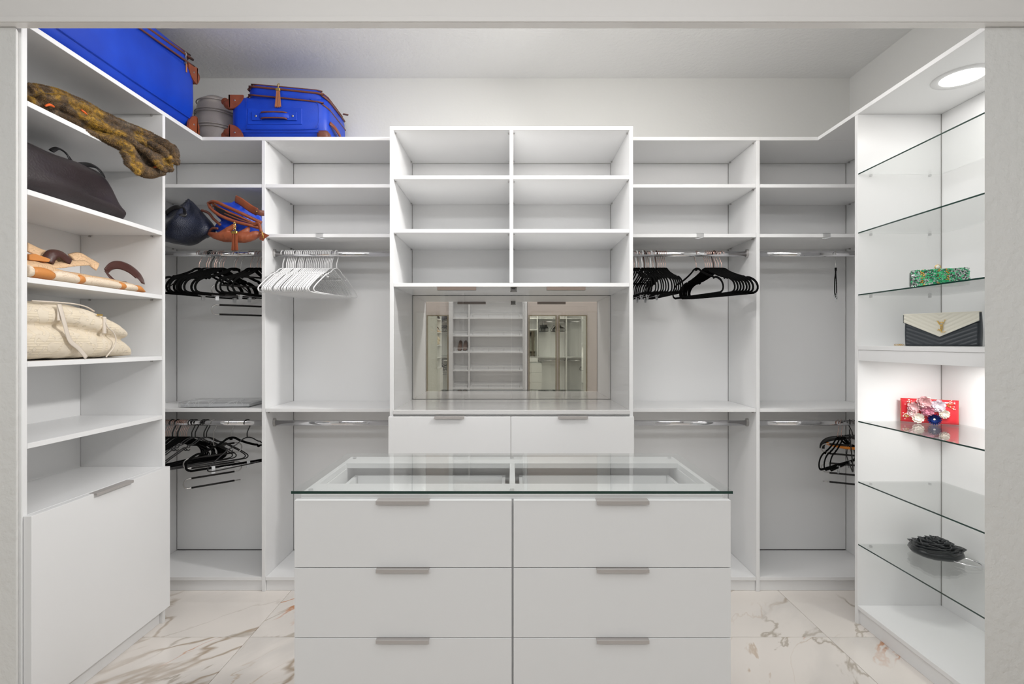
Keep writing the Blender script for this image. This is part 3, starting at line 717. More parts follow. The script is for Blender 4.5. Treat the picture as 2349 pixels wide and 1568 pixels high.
# ------------------------------------------------------------------ suitcases (length X, wheels at -X, lying flat)
def suitcase(label, loc, rotz, L, W, T1, T2, handle_side=None, flap_in=0.03):
    t = thing('suitcase', label, 'suitcase', (0, 0, 0))
    MB().rbox(0, L, -W/2, W/2, 0.002, T1, 0.035, k=4, rp=0.05, bulge=0.004).xf(lambda p: Vector((p.x, p.y*(1-max(0, 0.06-p.z)*2.2), p.z))).build('body', M['blue'], t, sm=True)
    fx = flap_in
    e = MB().rbox(fx, L-0.004, -W/2+0.006, W/2-0.006, T1-0.03, T2, 0.03, k=4, rp=0.06, bulge=0.003)
    if handle_side: e.xf(lambda p: Vector((p.x, p.y, p.z-max(0, p.x-(L-0.20))**2*1.6 if p.z > T1-0.01 else p.z)))
    e.build('expansion_pocket', M['blue'], t, sm=True)
    def zed(p):
        if handle_side: p = Vector((p.x, p.y, p.z-(max(0, p.x-(L-0.20))**2*1.6 if p.z > T1-0.01 else 0)))
        return p
    for nm, a, b, wy, z, r in (('zipper', fx, L, W/2+0.001, T1, 0.0045), ('zipper', fx, L-0.003, W/2-0.006, T2-0.026, 0.0062), ('piping', fx+0.005, L-0.012, W/2-0.016, T2-0.008, 0.0035)):
        lp = [zed(p) for p in rrect(a-0.001, b+0.001, -wy-0.001, wy+0.001, 0.05, z)]
        MB().tube(smooth(lp, 2, True), r, 6, True).build(nm, M['trim'], t, sm=True)
    MB().tube(smooth(rrect(-0.001, L+0.001, -W/2-0.001, W/2+0.001, 0.05, 0.05 if not handle_side else 0.035), 2, True), 0.0022, 6, True).build('piping', M['blue'], t, sm=True)
    for sy in (-1, 1):
        for zz, cap in ((0.0, 0), (T1, 1)):
            # leather corner guard: quarter-round patch over the wheel corner
            cz = 0.035 if not cap else T1-0.035
            g_ = MB(); n = 8; rings = []
            for rr in (0.0, 0.05):
                pass
            sgn = 1 if not cap else -1; zed0 = 0.001 if not cap else T1+0.001
            pts = [Vector((0.0, sy*(W/2+0.003), zed0))]
            face = [Vector((0.075*math.sin(PI/2*q/n)*1.0, sy*(W/2+0.0045), zed0+sgn*0.075*math.cos(PI/2*q/n))) for q in range(n+1)]
            a0 = Vector((-0.004, sy*(W/2+0.0045), zed0-sgn*0.001))
            f2 = [Vector((p.x, sy*(W/2-0.006), p.z)) for p in face]; b0 = Vector((-0.004, sy*(W/2-0.006), zed0-sgn*0.001))
            vs = [a0]+face+[b0]+f2; k = n+2
            fs = [tuple([0]+list(range(1, n+2))), tuple([k]+list(range(k+n+1, k, -1)))]+[(q, k+q, k+(q+1) % k, (q+1) % k) for q in range(k)]
            g_.add(vs, fs)
            # wrap over the wheel end
            end = [Vector((-0.0045, sy*(W/2+0.0045-0.07*math.sin(PI/2*q/n)), zed0+sgn*0.07*math.cos(PI/2*q/n))) for q in range(n+1)]
            a1 = Vector((-0.0045, sy*(W/2+0.0045), zed0)); e2 = [Vector((0.004, p.y, p.z)) for p in end]; b1 = Vector((0.004, sy*(W/2+0.0045), zed0))
            g_.add([a1]+end+[b1]+e2, fs)
            gd = g_.build('corner_guard', M['tan'], t)
            # wheel: housing and caster sticking out of the end
            wz = 0.036 if not cap else T1-0.034; wy = sy*(W/2-0.028)
            MB().tube(smooth([(0.0, wy, wz), (-0.020, wy, wz+sgn*0.004), (-0.038, wy, wz-sgn*0.006)], 3), [0.030, 0.030, 0.029, 0.028, 0.026, 0.022, 0.016], 12).build('wheel_fork', M['tan'], gd, sm=True)
            MB().tube([(-0.038, wy-0.011, wz-sgn*0.010), (-0.038, wy-0.008, wz-sgn*0.010), (-0.038, wy+0.008, wz-sgn*0.010), (-0.038, wy+0.011, wz-sgn*0.010)], [0.018, 0.021, 0.021, 0.018], 16).build('wheel', M['tan'], gd, sm=True)
            MB().ball((0.03, sy*(W/2+0.005), zed0+sgn*0.03), (0.005, 0.002, 0.005), 8, 5).build('rivet', M['steel'], gd, sm=True)
    return t
s1 = suitcase('large blue suitcase with brown trim lying on the left cabinet', 0, 0, 0.90, 0.37, 0.300, 0.358)
y = -0.185
# zipper pull with leather tab on the big case (front is local +Y after the turn)
zp = MB().box(0.085, 0.097, 0.180, 0.188, 0.285, 0.318).tube([(0.091, 0.184, 0.318), (0.091, 0.187, 0.332), (0.10, 0.187, 0.338)], 0.004, 8).build('zipper_pull', M['gold'] if False else M['steel'], s1)
MB().box(0.086, 0.096, 0.1875, 0.1905, 0.248, 0.287).build('leather_tab', M['tassel'], zp, bev=0.001)
for ch in list(s1.children)+[g_ for c_ in s1.children for g_ in c_.children]:      # fuller towards the wheel end
    for v in ch.data.vertices: v.co.z += max(0, v.co.z)/0.30*max(0, 0.45-v.co.x)*0.11
s1.location = (XL-0.003-0.185, 2.692, TOP); s1.rotation_euler = (0, 0, -PI/2)
# second suitcase
s2 = suitcase('small blue suitcase with brown trim lying on the back cabinets', 0, 0, 0.535, 0.33, 0.237, 0.312, 1, 0.085)
yf = -0.165
MB().rbox(0.10, 0.40, yf-0.006, yf+0.01, 0.075, 0.165, 0.004).build('handle_panel', M['blue'], s2, sm=False)
hd = MB().tube(smooth([(0.17, yf-0.008, 0.118), (0.19, yf-0.018, 0.118), (0.25, yf-0.024, 0.118), (0.31, yf-0.018, 0.118), (0.33, yf-0.008, 0.118)], 4), 0.006, 8, normal=(0, 1, 0), w=0.017).build('carry_handle', M['blue'], s2, sm=True)
for zz in (0.102, 0.134): MB().tube(smooth([(0.18, yf-0.012, zz), (0.20, yf-0.026, zz), (0.30, yf-0.026, zz), (0.32, yf-0.012, zz)], 4), 0.0042, 8).build('handle_trim', M['trim'], hd, sm=True)
for xx in (0.155, 0.345): MB().rbox(xx-0.028, xx+0.028, yf-0.012, yf-0.0062, 0.095, 0.141, 0.002).build('handle_mount', M['blue'], s2)
for xx in (0.15, 0.352): MB().ball((xx, yf-0.013, 0.118), (0.0065, 0.003, 0.0065), 12, 7).build('rivet', M['steel'], s2, sm=True)
MB().tube(smooth([(0.09, yf-0.003, 0.05), (0.44, yf-0.003, 0.05), (0.485, yf-0.003, 0.07), (0.49, yf-0.003, 0.12), (0.485, yf-0.003, 0.19), (0.44, yf-0.003, 0.215)], 6), 0.0022, 6).build('piping', M['blue'], s2, sm=True)
MB().tube([(0.095, yf-0.003, 0.05), (0.095, yf-0.003, 0.225)], 0.0014, 5).build('seam', M['blue'], s2, sm=True)
# end handle and corner guards at the far (right) end
MB().tube(smooth([(0.538, -0.13, 0.10), (0.556, -0.10, 0.085), (0.558, -0.02, 0.07), (0.54, 0.03, 0.06)], 5), 0.005, 8, normal=(1, 0, 0), w=0.013).build('end_handle', M['tan'], s2, sm=True)
for sy in (-1, 1):
    g_ = MB(); g_.rbox(0.475, 0.541, sy*0.135-0.034, sy*0.135+0.034, -0.001, 0.05, 0.02); g_.build('corner_guard', M['trim'], s2, sm=True)
MB().box(0.545, 0.575, 0.06, 0.075, 0.235, 0.239, rot=0.5).build('zipper_tab', M['trim'], s2)
# tassel hanging from the upper zipper
hx = 0.272; tz = 0.272
ts = MB().tube(smooth([(hx, yf-0.003, 0.300), (hx-0.006, yf-0.010, 0.292), (hx, yf-0.012, 0.283), (hx+0.006, yf-0.010, 0.292), (hx, yf-0.003, 0.30)], 3), 0.002, 6).tube([(hx, yf-0.012, 0.284), (hx, yf-0.012, 0.268)], 0.003, 6).rbox(hx-0.013, hx+0.013, yf-0.019, yf-0.006, 0.254, 0.270, 0.003).build('tassel_clasp', M['gold'], s2, sm=False)
mb = MB()
for k in range(34):
    a = random.random()*2*PI; r = 0.010*math.sqrt(random.random()); xx = hx+r*math.cos(a); yy = yf-0.0125+0.5*r*math.sin(a)
    mb.tube([(xx, yy, 0.255), (xx+(xx-hx)*0.4, yy-0.001, 0.22), (xx+(xx-hx)*0.9+random.uniform(-.002, .002), yy-0.002, 0.164+random.uniform(0, .006))], 0.0015, 4)
o = mb.build('tassel_fringe', M['tassel'], ts); o['kind'] = 'stuff'
s2.location = (-1.552, 2.921, TOP)

# grey stuffed bag between the suitcases
t = thing('grey_bag', 'grey satin rolled bag squeezed between the two blue suitcases', 'bag', (-1.70, 2.93, TOP))
cx, cy = -1.725, 2.94
mb = MB(); rings = []
prof = [(0.002, 0.06), (0.006, 0.082), (0.03, 0.098), (0.07, 0.102), (0.10, 0.098), (0.108, 0.099), (0.15, 0.101), (0.185, 0.096), (0.20, 0.097), (0.24, 0.093), (0.275, 0.082), (0.298, 0.055), (0.303, 0.02)]
for z, r in prof: rings.append([Vector((cx+r*1.15*math.cos(2*PI*j/36), cy+r*1.15*math.sin(2*PI*j/36), TOP+z)) for j in range(36)])
mb.loft(rings).xf(lambda p: p+Vector((noise.noise(p*14)*0.008, noise.noise(p*14+Vector((5, 0, 0)))*0.006, 0)))
mb.build('body', M['greybag'], t, sm=True)
for z, r in ((0.104, 0.101), (0.118, 0.102), (0.192, 0.099), (0.205, 0.098), (0.262, 0.091)):
    MB().tube([(cx+(r+0.003)*1.15*math.cos(2*PI*j/40), cy+(r+0.003)*1.15*math.sin(2*PI*j/40), TOP+z) for j in range(40)], 0.0032, 6, True).build('piping', M['greybag'], t, sm=True)

# ------------------------------------------------------------------ fur coat on the top open shelf
SZ = [H+h for h in (0.842, 0.5335, 0.2265, -0.0684)]
furm = bpy.data.materials.new('mottled_fur'); furm.use_nodes = True; nt = furm.node_tree; b = nt.nodes['Principled BSDF']
tc = nt.nodes.new('ShaderNodeTexCoord'); n1 = nt.nodes.new('ShaderNodeTexNoise'); n1.inputs['Scale'].default_value = 8; n1.inputs['Detail'].default_value = 3
r1 = nt.nodes.new('ShaderNodeValToRGB'); cr = r1.color_ramp
for pos, col in ((0.0, (120, 112, 100)), (0.34, (110, 92, 70)), (0.42, (92, 70, 46)), (0.54, (112, 86, 52)), (0.60, (164, 126, 34)), (0.66, (150, 112, 36)), (0.72, (98, 78, 56))):
    e = cr.elements.new(pos); e.color = lin(col)
n2 = nt.nodes.new('ShaderNodeTexNoise'); n2.inputs['Scale'].default_value = 90; n2.inputs['Detail'].default_value = 3
r2 = nt.nodes.new('ShaderNodeMapRange'); r2.inputs[1].default_value = 0.35; r2.inputs[2].default_value = 0.65; r2.inputs[3].default_value = 0.55; r2.inputs[4].default_value = 1.35
hs = nt.nodes.new('ShaderNodeHueSaturation')
nt.links.new(tc.outputs['Object'], n1.inputs['Vector']); nt.links.new(tc.outputs['Object'], n2.inputs['Vector']); nt.links.new(n1.outputs['Fac'], r1.inputs['Fac'])
nt.links.new(n2.outputs['Fac'], r2.inputs[0]); nt.links.new(r2.outputs[0], hs.inputs['Value']); nt.links.new(r1.outputs['Color'], hs.inputs['Color'])
nt.links.new(hs.outputs['Color'], b.inputs['Base Color']); b.inputs['Roughness'].default_value = 0.9; b.inputs['Sheen Weight'].default_value = 0.3
def stroke(mb, pts, X, r, n=10):
    """pts (px, py[, X]) -> tube with radius list"""
    path = []
    for p in pts: path.append(PX(p[0], p[1], p[2] if len(p) > 2 else X))
    path = smooth(path, 4); L = len(path)
    rr = r if isinstance(r, list) else [r, r]
    rad = []
    for i in range(L):
        q = i/(L-1)*(len(rr)-1); k = min(int(q), len(rr)-2); rad.append(rr[k]+(rr[k+1]-rr[k])*(q-k))
    mb.tube(path, rad, n)
t = thing('fur_coat', 'mottled brown and yellow fur coat folded on the shelf, its end hanging out', 'coat', (-1.8, 2.1, SZ[0]))
mb = MB()
K_ = 1.0
def S_(pts, r, k=1.0): stroke(mb, pts, -1.7, [v*k*0.84 for v in r], 12)
S_([(66, 210, -1.76), (110, 218, -1.76), (160, 234, -1.76), (215, 258, -1.76), (270, 287, -1.76), (320, 306, -1.75), (372, 328, -1.72)], [0.034, 0.036, 0.034, 0.032, 0.032, 0.032, 0.028])
S_([(92, 232, -1.715), (140, 240, -1.71), (190, 262, -1.705), (235, 286, -1.70), (285, 304, -1.69), (335, 326, -1.67), (372, 350, -1.65)], [0.020, 0.024, 0.023, 0.024, 0.026, 0.028, 0.024])
S_([(66, 232, -1.72), (90, 240, -1.72), (112, 244, -1.72)], [0.022, 0.020, 0.012])
S_([(118, 256, -1.715), (160, 270, -1.71), (210, 289, -1.705), (262, 308, -1.69), (290, 322, -1.67)], [0.015, 0.020, 0.022, 0.022, 0.018])
S_([(190, 298, -1.70), (225, 310, -1.69), (262, 322, -1.66), (290, 338, -1.635), (304, 362, -1.625), (318, 386, -1.62), (345, 396, -1.61), (376, 392, -1.60)], [0.012, 0.016, 0.022, 0.028, 0.030, 0.030, 0.026, 0.016])
S_([(262, 312, -1.68), (306, 334, -1.65), (340, 356, -1.615), (372, 376, -1.59), (396, 386, -1.57)], [0.022, 0.028, 0.030, 0.026, 0.020])
S_([(300, 305, -1.70), (350, 322, -1.66), (385, 334, -1.60), (400, 352, -1.575), (404, 376, -1.57)], [0.024, 0.032, 0.028, 0.024, 0.018])
S_([(318, 345, -1.64), (345, 360, -1.62), (372, 366, -1.59), (392, 368, -1.575)], [0.024, 0.030, 0.026, 0.018])
S_([(296, 348, -1.655), (318, 368, -1.645), (345, 380, -1.63), (370, 384, -1.61)], [0.026, 0.030, 0.028, 0.020])
for pts_ in ([(100, 222, -1.70), (150, 228, -1.695), (200, 248, -1.695), (250, 273, -1.69), (300, 292, -1.68), (345, 310, -1.66)],
             [(150, 248, -1.685), (200, 270, -1.68), (250, 296, -1.67), (300, 320, -1.64), (330, 345, -1.60)],
             [(300, 322, -1.64), (335, 345, -1.60), (360, 372, -1.575), (380, 392, -1.56)], [(340, 326, -1.63), (375, 346, -1.575), (396, 372, -1.55)],
             [(284, 345, -1.62), (298, 372, -1.60), (322, 398, -1.59)]):
    stroke(mb, pts_, -1.7, [0.010]+[0.0135]*(len(pts_)-2)+[0.009], 10)
for X_, Rr in ((-1.93, 0.042), (-1.86, 0.050), (-1.79, 0.046)):
    mb.tube(smooth([(X_, 1.80, SZ[0]+Rr+.006), (X_+.01, 1.95, SZ[0]+Rr+0.006), (X_, 2.1, SZ[0]+Rr+.006), (X_+.01, 2.22, SZ[0]+Rr+.004), (X_, 2.34, SZ[0]+Rr+.002)], 4), [Rr*(0.92+0.08*math.sin(i)) for i in range(17)], 12)
mb.xf(lambda p: Vector((p.x, max(p.y, 1.753), max(p.z, SZ[0]+0.001) if (p.x < XL-0.004) else p.z)) if p.y < 2.42 or p.x < XL else p)
mb.xf(lambda p: Vector((p.x, min(p.y, 2.415) if p.x < XL+0.006 else p.y, p.z)))
fur = remeshed(mb, 0.0052, 0.003, 26, 1)
fc = sum(fur.v, Vector())/len(fur.v)
fur.xf(lambda p: p+Vector((-1, 0.15, -0.25))*0.010*max(0, 1-abs(noise.noise(Vector((p.x*9, p.y*5-p.z*4, p.z*17)))*5.0)))
fur.build('fur_shell', furm, t, sm=True)
# hair: short curved tufts over the whole skin
rnd = random.Random(3); hv = []; hf = []
fa = []
for f in fur.f:
    a, b_, c_ = fur.v[f[0]], fur.v[f[1]], fur.v[f[2]]
    n_ = (b_-a).cross(c_-a)
    if n_.length > 0: fa.append((f, n_.normalized()))
for f, n_ in fa:
    vs = [fur.v[i] for i in f]
    cen = sum(vs, Vector())/len(vs)
    if cen.x < -1.90 and n_.z < 0.2: continue
    for q in range(5):
        ws = [rnd.random() for _ in vs]; s_ = sum(ws); p = sum((v*w_ for v, w_ in zip(vs, ws)), Vector())/s_
        fl_ = noise.noise(p*9); d = (n_+Vector((rnd.uniform(-.5, .5)+fl_*.5, rnd.uniform(-.5, .5)+fl_*.4, rnd.uniform(-.6, .3)))).normalized()
        s2_ = d.orthogonal().normalized()*0.0011; L_ = rnd.uniform(0.003, 0.0075)
        k = len(hv); hv += [p-s2_, p+s2_, p+d*L_]; hf.append((k, k+1, k+2))
hm = MB(); hm.v = hv; hm.f = [list(f) for f in hf]; hm.m = [0]*len(hf)
me = bpy.data.meshes.new('fur_pile'); me.from_pydata([p-Vector(t.location) for p in hv], [], hf); me.materials.append(furm)
o = bpy.data.objects.new('fur_pile', me); C.objects.link(o); o.parent = t; o['kind'] = 'stuff'
mb = MB()
stroke(mb, [(104, 243), (114, 240), (124, 245)], -1.69, [0.003, 0.005, 0.003]); mb.build('lining', M['orange'], t, sm=True)
mb = MB(); stroke(mb, [(186, 252), (194, 258), (201, 266)], -1.685, [0.003, 0.005, 0.003]); mb.build('lining', M['orange'], t, sm=True)
mb = MB(); stroke(mb, [(350, 386, -1.61), (365, 380, -1.6), (378, 372, -1.585)], -1.6, [0.004, 0.010, 0.005]); mb.build('lining', M['orange'], t, sm=True)

# ------------------------------------------------------------------ dark brown leather tote
def soft(sections, n=28, ex=3.2, flat_bottom=True):
    """sections along Y: (y, x0, x1, z0, z1); superelliptic rings"""
    rings = []
    for y, x0, x1, z0, z1 in sections:
        r = []
        for j in range(n):
            a = 2*PI*j/n; c, s = math.cos(a), math.sin(a)
            r.append(Vector(((x0+x1)/2+(x1-x0)/2*math.copysign(abs(c)**(2/ex), c), y, (z0+z1)/2+(z1-z0)/2*math.copysign(abs(s)**(2/ex), s))))
        rings.append(r)
    return rings
def interp(sec, k=4):
    out = []
    n = len(sec)
    for i in range(n-1):
        for s in range(k):
            q = s/k; q = q*q*(3-2*q) if False else q
            p0, p1, p2, p3 = [sec[max(0, min(n-1, j))] for j in (i-1, i, i+1, i+2)]
            out.append(tuple(0.5*((2*b)+(-a+c)*q+(2*a-5*b+4*c-d)*q*q+(-a+3*b-3*c+d)*q**3) for a, b, c, d in zip(p0, p1, p2, p3)))
    out.append(sec[-1]); return out
z = SZ[1]
t = thing('leather_tote', 'slumped dark brown leather tote on the second open shelf', 'bag', (-1.84, 1.98, z))
sec = [(1.757, -1.96, -1.74, z+0.004, z+0.19), (1.77, -1.975, -1.722, z+0.002, z+0.205), (1.85, -1.98, -1.712, z+0.002, z+0.212), (1.98, -1.98, -1.71, z+0.002, z+0.210), (2.08, -1.978, -1.71, z+0.002, z+0.214), (2.135, -1.975, -1.708, z+0.002, z+0.208), (2.165, -1.972, -1.708, z+0.002, z+0.172), (2.185, -1.97, -1.708, z+0.002, z+0.11), (2.205, -1.96, -1.708, z+0.002, z+0.05), (2.218, -1.94, -1.72, z+0.003, z+0.02)]
mb = MB().loft(soft(interp(sec), 40, 4))
def dent(p):
    q = Vector((p.x, p.y, p.z)); h_ = (p.z-z)
    q.x -= max(0, h_-0.03)*0.22                                     # leans back
    q += Vector((0.009*noise.noise(Vector((p.x*3, p.y*7, p.z*9))), 0, -0.010*abs(noise.noise(Vector((p.y*9, p.x*5, 2))))*(h_/0.2)))
    q.x += 0.012*math.exp(-((h_-0.035-0.12*(2.2-p.y))/0.018)**2)*(1 if p.x > -1.8 else 0)
    return q
mb.xf(dent).build('body', M['darkbag'], t, sm=True)
MB().tube(smooth([PX(118, 346, -1.80), PX(132, 340, -1.80), PX(150, 350, -1.80), PX(162, 368, -1.79), PX(158, 376, -1.77)], 5), 0.0035, 8, normal=(0.6, 0, 1), w=0.010).build('handle', M['black_leather'], t, sm=True)
MB().tube(smooth([PX(164, 376, -1.775), PX(190, 377, -1.775), PX(214, 380, -1.775), PX(230, 392, -1.765), PX(240, 408, -1.75)], 5), 0.0035, 8, normal=(0.7, 0, 0.8), w=[0.004+0.013*math.sin(PI*min(1, i/20)) for i in range(21)]).build('handle', M['black_leather'], t, sm=True)

# ------------------------------------------------------------------ tan patterned tote, lying flat
z = SZ[2]
tanm = bpy.data.materials.new('patterned_tan_canvas'); tanm.use_nodes = True; nt = tanm.node_tree; b = nt.nodes['Principled BSDF']; b.inputs['Roughness'].default_value = 0.55
def tri_pattern(nt, base_sock, line, scale, thr=0.5, wdt=0.035, amount=0.6):
    tc = nt.nodes.new('ShaderNodeTexCoord'); v = nt.nodes.new('ShaderNodeTexVoronoi'); v.feature = 'DISTANCE_TO_EDGE'; v.inputs['Scale'].default_value = scale; v.inputs['Randomness'].default_value = 0.75
    mp = nt.nodes.new('ShaderNodeMapping'); mp.inputs['Scale'].default_value = (1, 0.8, 1.3); nt.links.new(tc.outputs['Object'], mp.inputs[0]); nt.links.new(mp.outputs[0], v.inputs['Vector'])
    r = nt.nodes.new('ShaderNodeMapRange'); r.inputs[1].default_value = 0.10-wdt; r.inputs[2].default_value = 0.10; r.inputs[3].default_value = 0; r.inputs[4].default_value = 1
    r2 = nt.nodes.new('ShaderNodeMapRange'); r2.inputs[1].default_value = 0.10; r2.inputs[2].default_value = 0.10+wdt; r2.inputs[3].default_value = 1; r2.inputs[4].default_value = 0
    nt.links.new(v.outputs['Distance'], r.inputs[0]); nt.links.new(v.outputs['Distance'], r2.inputs[0])
    mu = nt.nodes.new('ShaderNodeMath'); mu.operation = 'MULTIPLY'; nt.links.new(r.outputs[0], mu.inputs[0]); nt.links.new(r2.outputs[0], mu.inputs[1])
    m2 = nt.nodes.new('ShaderNodeMath'); m2.operation = 'MULTIPLY'; m2.inputs[1].default_value = amount; nt.links.new(mu.outputs[0], m2.inputs[0])
    mx = nt.nodes.new('ShaderNodeMix'); mx.data_type = 'RGBA'; nt.links.new(m2.outputs[0], mx.inputs[0]); nt.links.new(base_sock, mx.inputs[6]); mx.inputs[7].default_value = lin(line)
    return mx.outputs[2]
rgb = nt.nodes.new('ShaderNodeRGB'); rgb.outputs[0].default_value = lin((226, 190, 150)); nt.links.new(tri_pattern(nt, rgb.outputs[0], (160, 120, 92), 38), b.inputs['Base Color'])
creamm = bpy.data.materials.new('patterned_cream_canvas'); creamm.use_nodes = True; nt = creamm.node_tree; b = nt.nodes['Principled BSDF']; b.inputs['Roughness'].default_value = 0.55
rgb = nt.nodes.new('ShaderNodeRGB'); rgb.outputs[0].default_value = lin((240, 222, 198)); nt.links.new(tri_pattern(nt, rgb.outputs[0], (198, 160, 130), 38, amount=0.5), b.inputs['Base Color'])
t = thing('patterned_tote', 'flattened tan patterned tote with orange patches on the third open shelf', 'bag', (-1.84, 2.0, z))
sec = [(1.757, -1.985, -1.71, z+0.003, z+0.075), (1.80, -1.985, -1.705, z+0.002, z+0.072), (1.88, -1.985, -1.70, z+0.002, z+0.062), (1.96, -1.985, -1.698, z+0.002, z+0.058), (2.04, -1.983, -1.70, z+0.002, z+0.054), (2.14, -1.98, -1.698, z+0.002, z+0.052), (2.24, -1.97, -1.70, z+0.002, z+0.046), (2.30, -1.95, -1.70, z+0.002, z+0.036), (2.335, -1.93, -1.712, z+0.003, z+0.022)]
mb = MB().loft(soft(interp(sec), 40, 2.6)).xf(lambda p: p+Vector((0.006*noise.noise(p*9), 0, 0.010*noise.noise(Vector((p.x*7, p.y*9, 1)))*min(1, (p.z-z)/0.03))))
mb.build('body', tanm, t, sm=True)
# lower front bulge made of cream and orange patches
segs = [(60, 80, 'cream'), (79, 128, 'orange'), (127, 186, 'cream'), (182, 197, 'orange'), (195, 285, 'cream'), (276, 291, 'orange'), (289, 318, 'cream'), (313, 334, 'orange')]
for a, b_, k in segs:
    ya, yb = PX(a, 700, -1.69).y, PX(b_, 700, -1.69).y
    ya = max(ya, 1.756)
    sec = []
    for i in range(9):
        q = i/8; y_ = ya+(yb-ya)*q; hh = 0.046-0.016*((y_-1.75)/0.6); e = 0.80+0.20*math.sin(PI*q)**0.5
        if b_ > 330: e *= (1-0.9*max(0, q-0.55)/0.45*0.8)
        sec.append((y_, -1.765, -1.689+(0.006 if k == 'cream' else 0.004)*math.sin(PI*q), z+0.0015, z+0.0015+hh*e))
    MB().loft(soft(sec, 24, 2.4)).build('front_panel', creamm if k == 'cream' else M['orangeleather'], t, sm=True)
# folded band, tan with brown cuff
mb = MB().tube(smooth([PX(62, 566, -1.78), PX(88, 578, -1.77), PX(120, 590, -1.76), PX(150, 603, -1.75)], 5), 0.006, 8, normal=(0.8, -0.4, 0.7), w=0.026)
mb.build('strap', tanm, t, sm=True)
MB().tube(smooth([PX(108, 600, -1.735), PX(120, 583, -1.735), PX(138, 583, -1.735), PX(160, 600, -1.73)], 6), 0.008, 8, normal=(0.8, -0.3, 0.6), w=0.020).build('strap_cuff', M['brown_leather'], t, sm=True)
MB().tube(smooth([PX(98, 606, -1.735), PX(130, 608, -1.73), PX(162, 604, -1.73), PX(200, 602, -1.74)], 5), 0.004, 8, normal=(0.6, -0.2, 0.8), w=0.019).build('strap', tanm, t, sm=True)
MB().tube(smooth([PX(166, 594, -1.78), PX(188, 590, -1.77), PX(208, 602, -1.77), PX(224, 612, -1.76)], 5), 0.006, 8, normal=(0.8, -0.3, 0.6), w=0.026).build('strap', tanm, t, sm=True)
MB().loft([[PX(60, 584, -1.74)+Vector((d_, 0, 0)), PX(75, 582, -1.74)+Vector((d_, 0, 0)), PX(110, 594, -1.735)+Vector((d_, 0, 0)), PX(106, 601, -1.735)+Vector((d_, 0, 0)), PX(60, 596, -1.74)+Vector((d_, 0, 0))] for d_ in (-0.05, 0.012)]).build('flap', M['orangeleather'], t, bev=0.002)
MB().tube(smooth([PX(243, 622, -1.76), PX(256, 610, -1.76), PX(275, 608, -1.755), PX(298, 617, -1.75), PX(318, 634, -1.74), PX(328, 650, -1.72)], 6), 0.003, 8, normal=(1, 0.1, 0.1), w=[0.014+0.013*(i/30)*(1 if i < 26 else (30-i)/4) for i in range(31)]).build('handle', M['brown_leather'], t, sm=True)
MB().tube(smooth([PX(243, 622, -1.76), PX(252, 634, -1.745), PX(266, 646, -1.735), PX(290, 650, -1.73)], 6), 0.003, 8, normal=(1, 0.1, 0.1), w=0.009).build('handle', M['brown_leather'], t, sm=True)

# ------------------------------------------------------------------ cream quilted bag
z = SZ[3]
qm = bpy.data.materials.new('cream_quilted_fabric'); qm.use_nodes = True; nt = qm.node_tree; b = nt.nodes['Principled BSDF']; b.inputs['Roughness'].default_value = 0.6
tc = nt.nodes.new('ShaderNodeTexCoord')
wv = nt.nodes.new('ShaderNodeTexWave'); wv.bands_direction = 'Z'; wv.inputs['Scale'].default_value = 32; wv.inputs['Distortion'].default_value = 0.6
nz_ = nt.nodes.new('ShaderNodeTexNoise'); nz_.inputs['Scale'].default_value = 24; nz_.inputs['Detail'].default_value = 0.6; nz_.inputs['Distortion'].default_value = 1.6
mk = nt.nodes.new('ShaderNodeMapRange'); mk.inputs[1].default_value = 0.49; mk.inputs[2].default_value = 0.52
sb = nt.nodes.new('ShaderNodeMath'); sb.operation = 'SUBTRACT'; sb.inputs[1].default_value = 0.505
ab = nt.nodes.new('ShaderNodeMath'); ab.operation = 'ABSOLUTE'
ln = nt.nodes.new('ShaderNodeMapRange'); ln.inputs[1].default_value = 0.002; ln.inputs[2].default_value = 0.018; ln.inputs[3].default_value = 1; ln.inputs[4].default_value = 0
for a_, b2 in ((wv, 0), (nz_, 0)): nt.links.new(tc.outputs['Object'], a_.inputs['Vector'])
nt.links.new(nz_.outputs['Fac'], mk.inputs[0]); nt.links.new(nz_.outputs['Fac'], sb.inputs[0]); nt.links.new(sb.outputs[0], ab.inputs[0]); nt.links.new(ab.outputs[0], ln.inputs[0])
mxh = nt.nodes.new('ShaderNodeMix'); nt.links.new(mk.outputs[0], mxh.inputs[0]); nt.links.new(wv.outputs['Fac'], mxh.inputs[2]); mxh.inputs[3].default_value = 0.75
bp = nt.nodes.new('ShaderNodeBump'); bp.inputs['Strength'].default_value = 0.4; bp.inputs['Distance'].default_value = 0.002; nt.links.new(mxh.outputs[0], bp.inputs['Height']); nt.links.new(bp.outputs['Normal'], b.inputs['Normal'])
m1 = nt.nodes.new('ShaderNodeMix'); m1.data_type = 'RGBA'; m1.inputs[6].default_value = lin((234, 220, 196)); m1.inputs[7].default_value = lin((234, 221, 200)); nt.links.new(mk.outputs[0], m1.inputs[0])
m2_ = nt.nodes.new('ShaderNodeMix'); m2_.data_type = 'RGBA'; nt.links.new(ln.outputs[0], m2_.inputs[0]); nt.links.new(m1.outputs[2], m2_.inputs[6]); m2_.inputs[7].default_value = lin((208, 194, 174)); nt.links.new(m2_.outputs[2], b.inputs['Base Color'])
t = thing('quilted_bag', 'cream quilted bag with scroll embroidery, folded over on the fourth open shelf', 'bag', (-1.84, 1.98, z))
lowr = [(1.757, -1.975, -1.705, z+0.003, z+0.13), (1.80, -1.98, -1.70, z+0.002, z+0.14), (1.93, -1.98, -1.698, z+0.002, z+0.135), (2.05, -1.98, -1.698, z+0.002, z+0.118), (2.15, -1.975, -1.70, z+0.002, z+0.098), (2.22, -1.96, -1.70, z+0.002, z+0.078), (2.248, -1.95, -1.705, z+0.002, z+0.05), (2.262, -1.93, -1.72, z+0.003, z+0.018)]
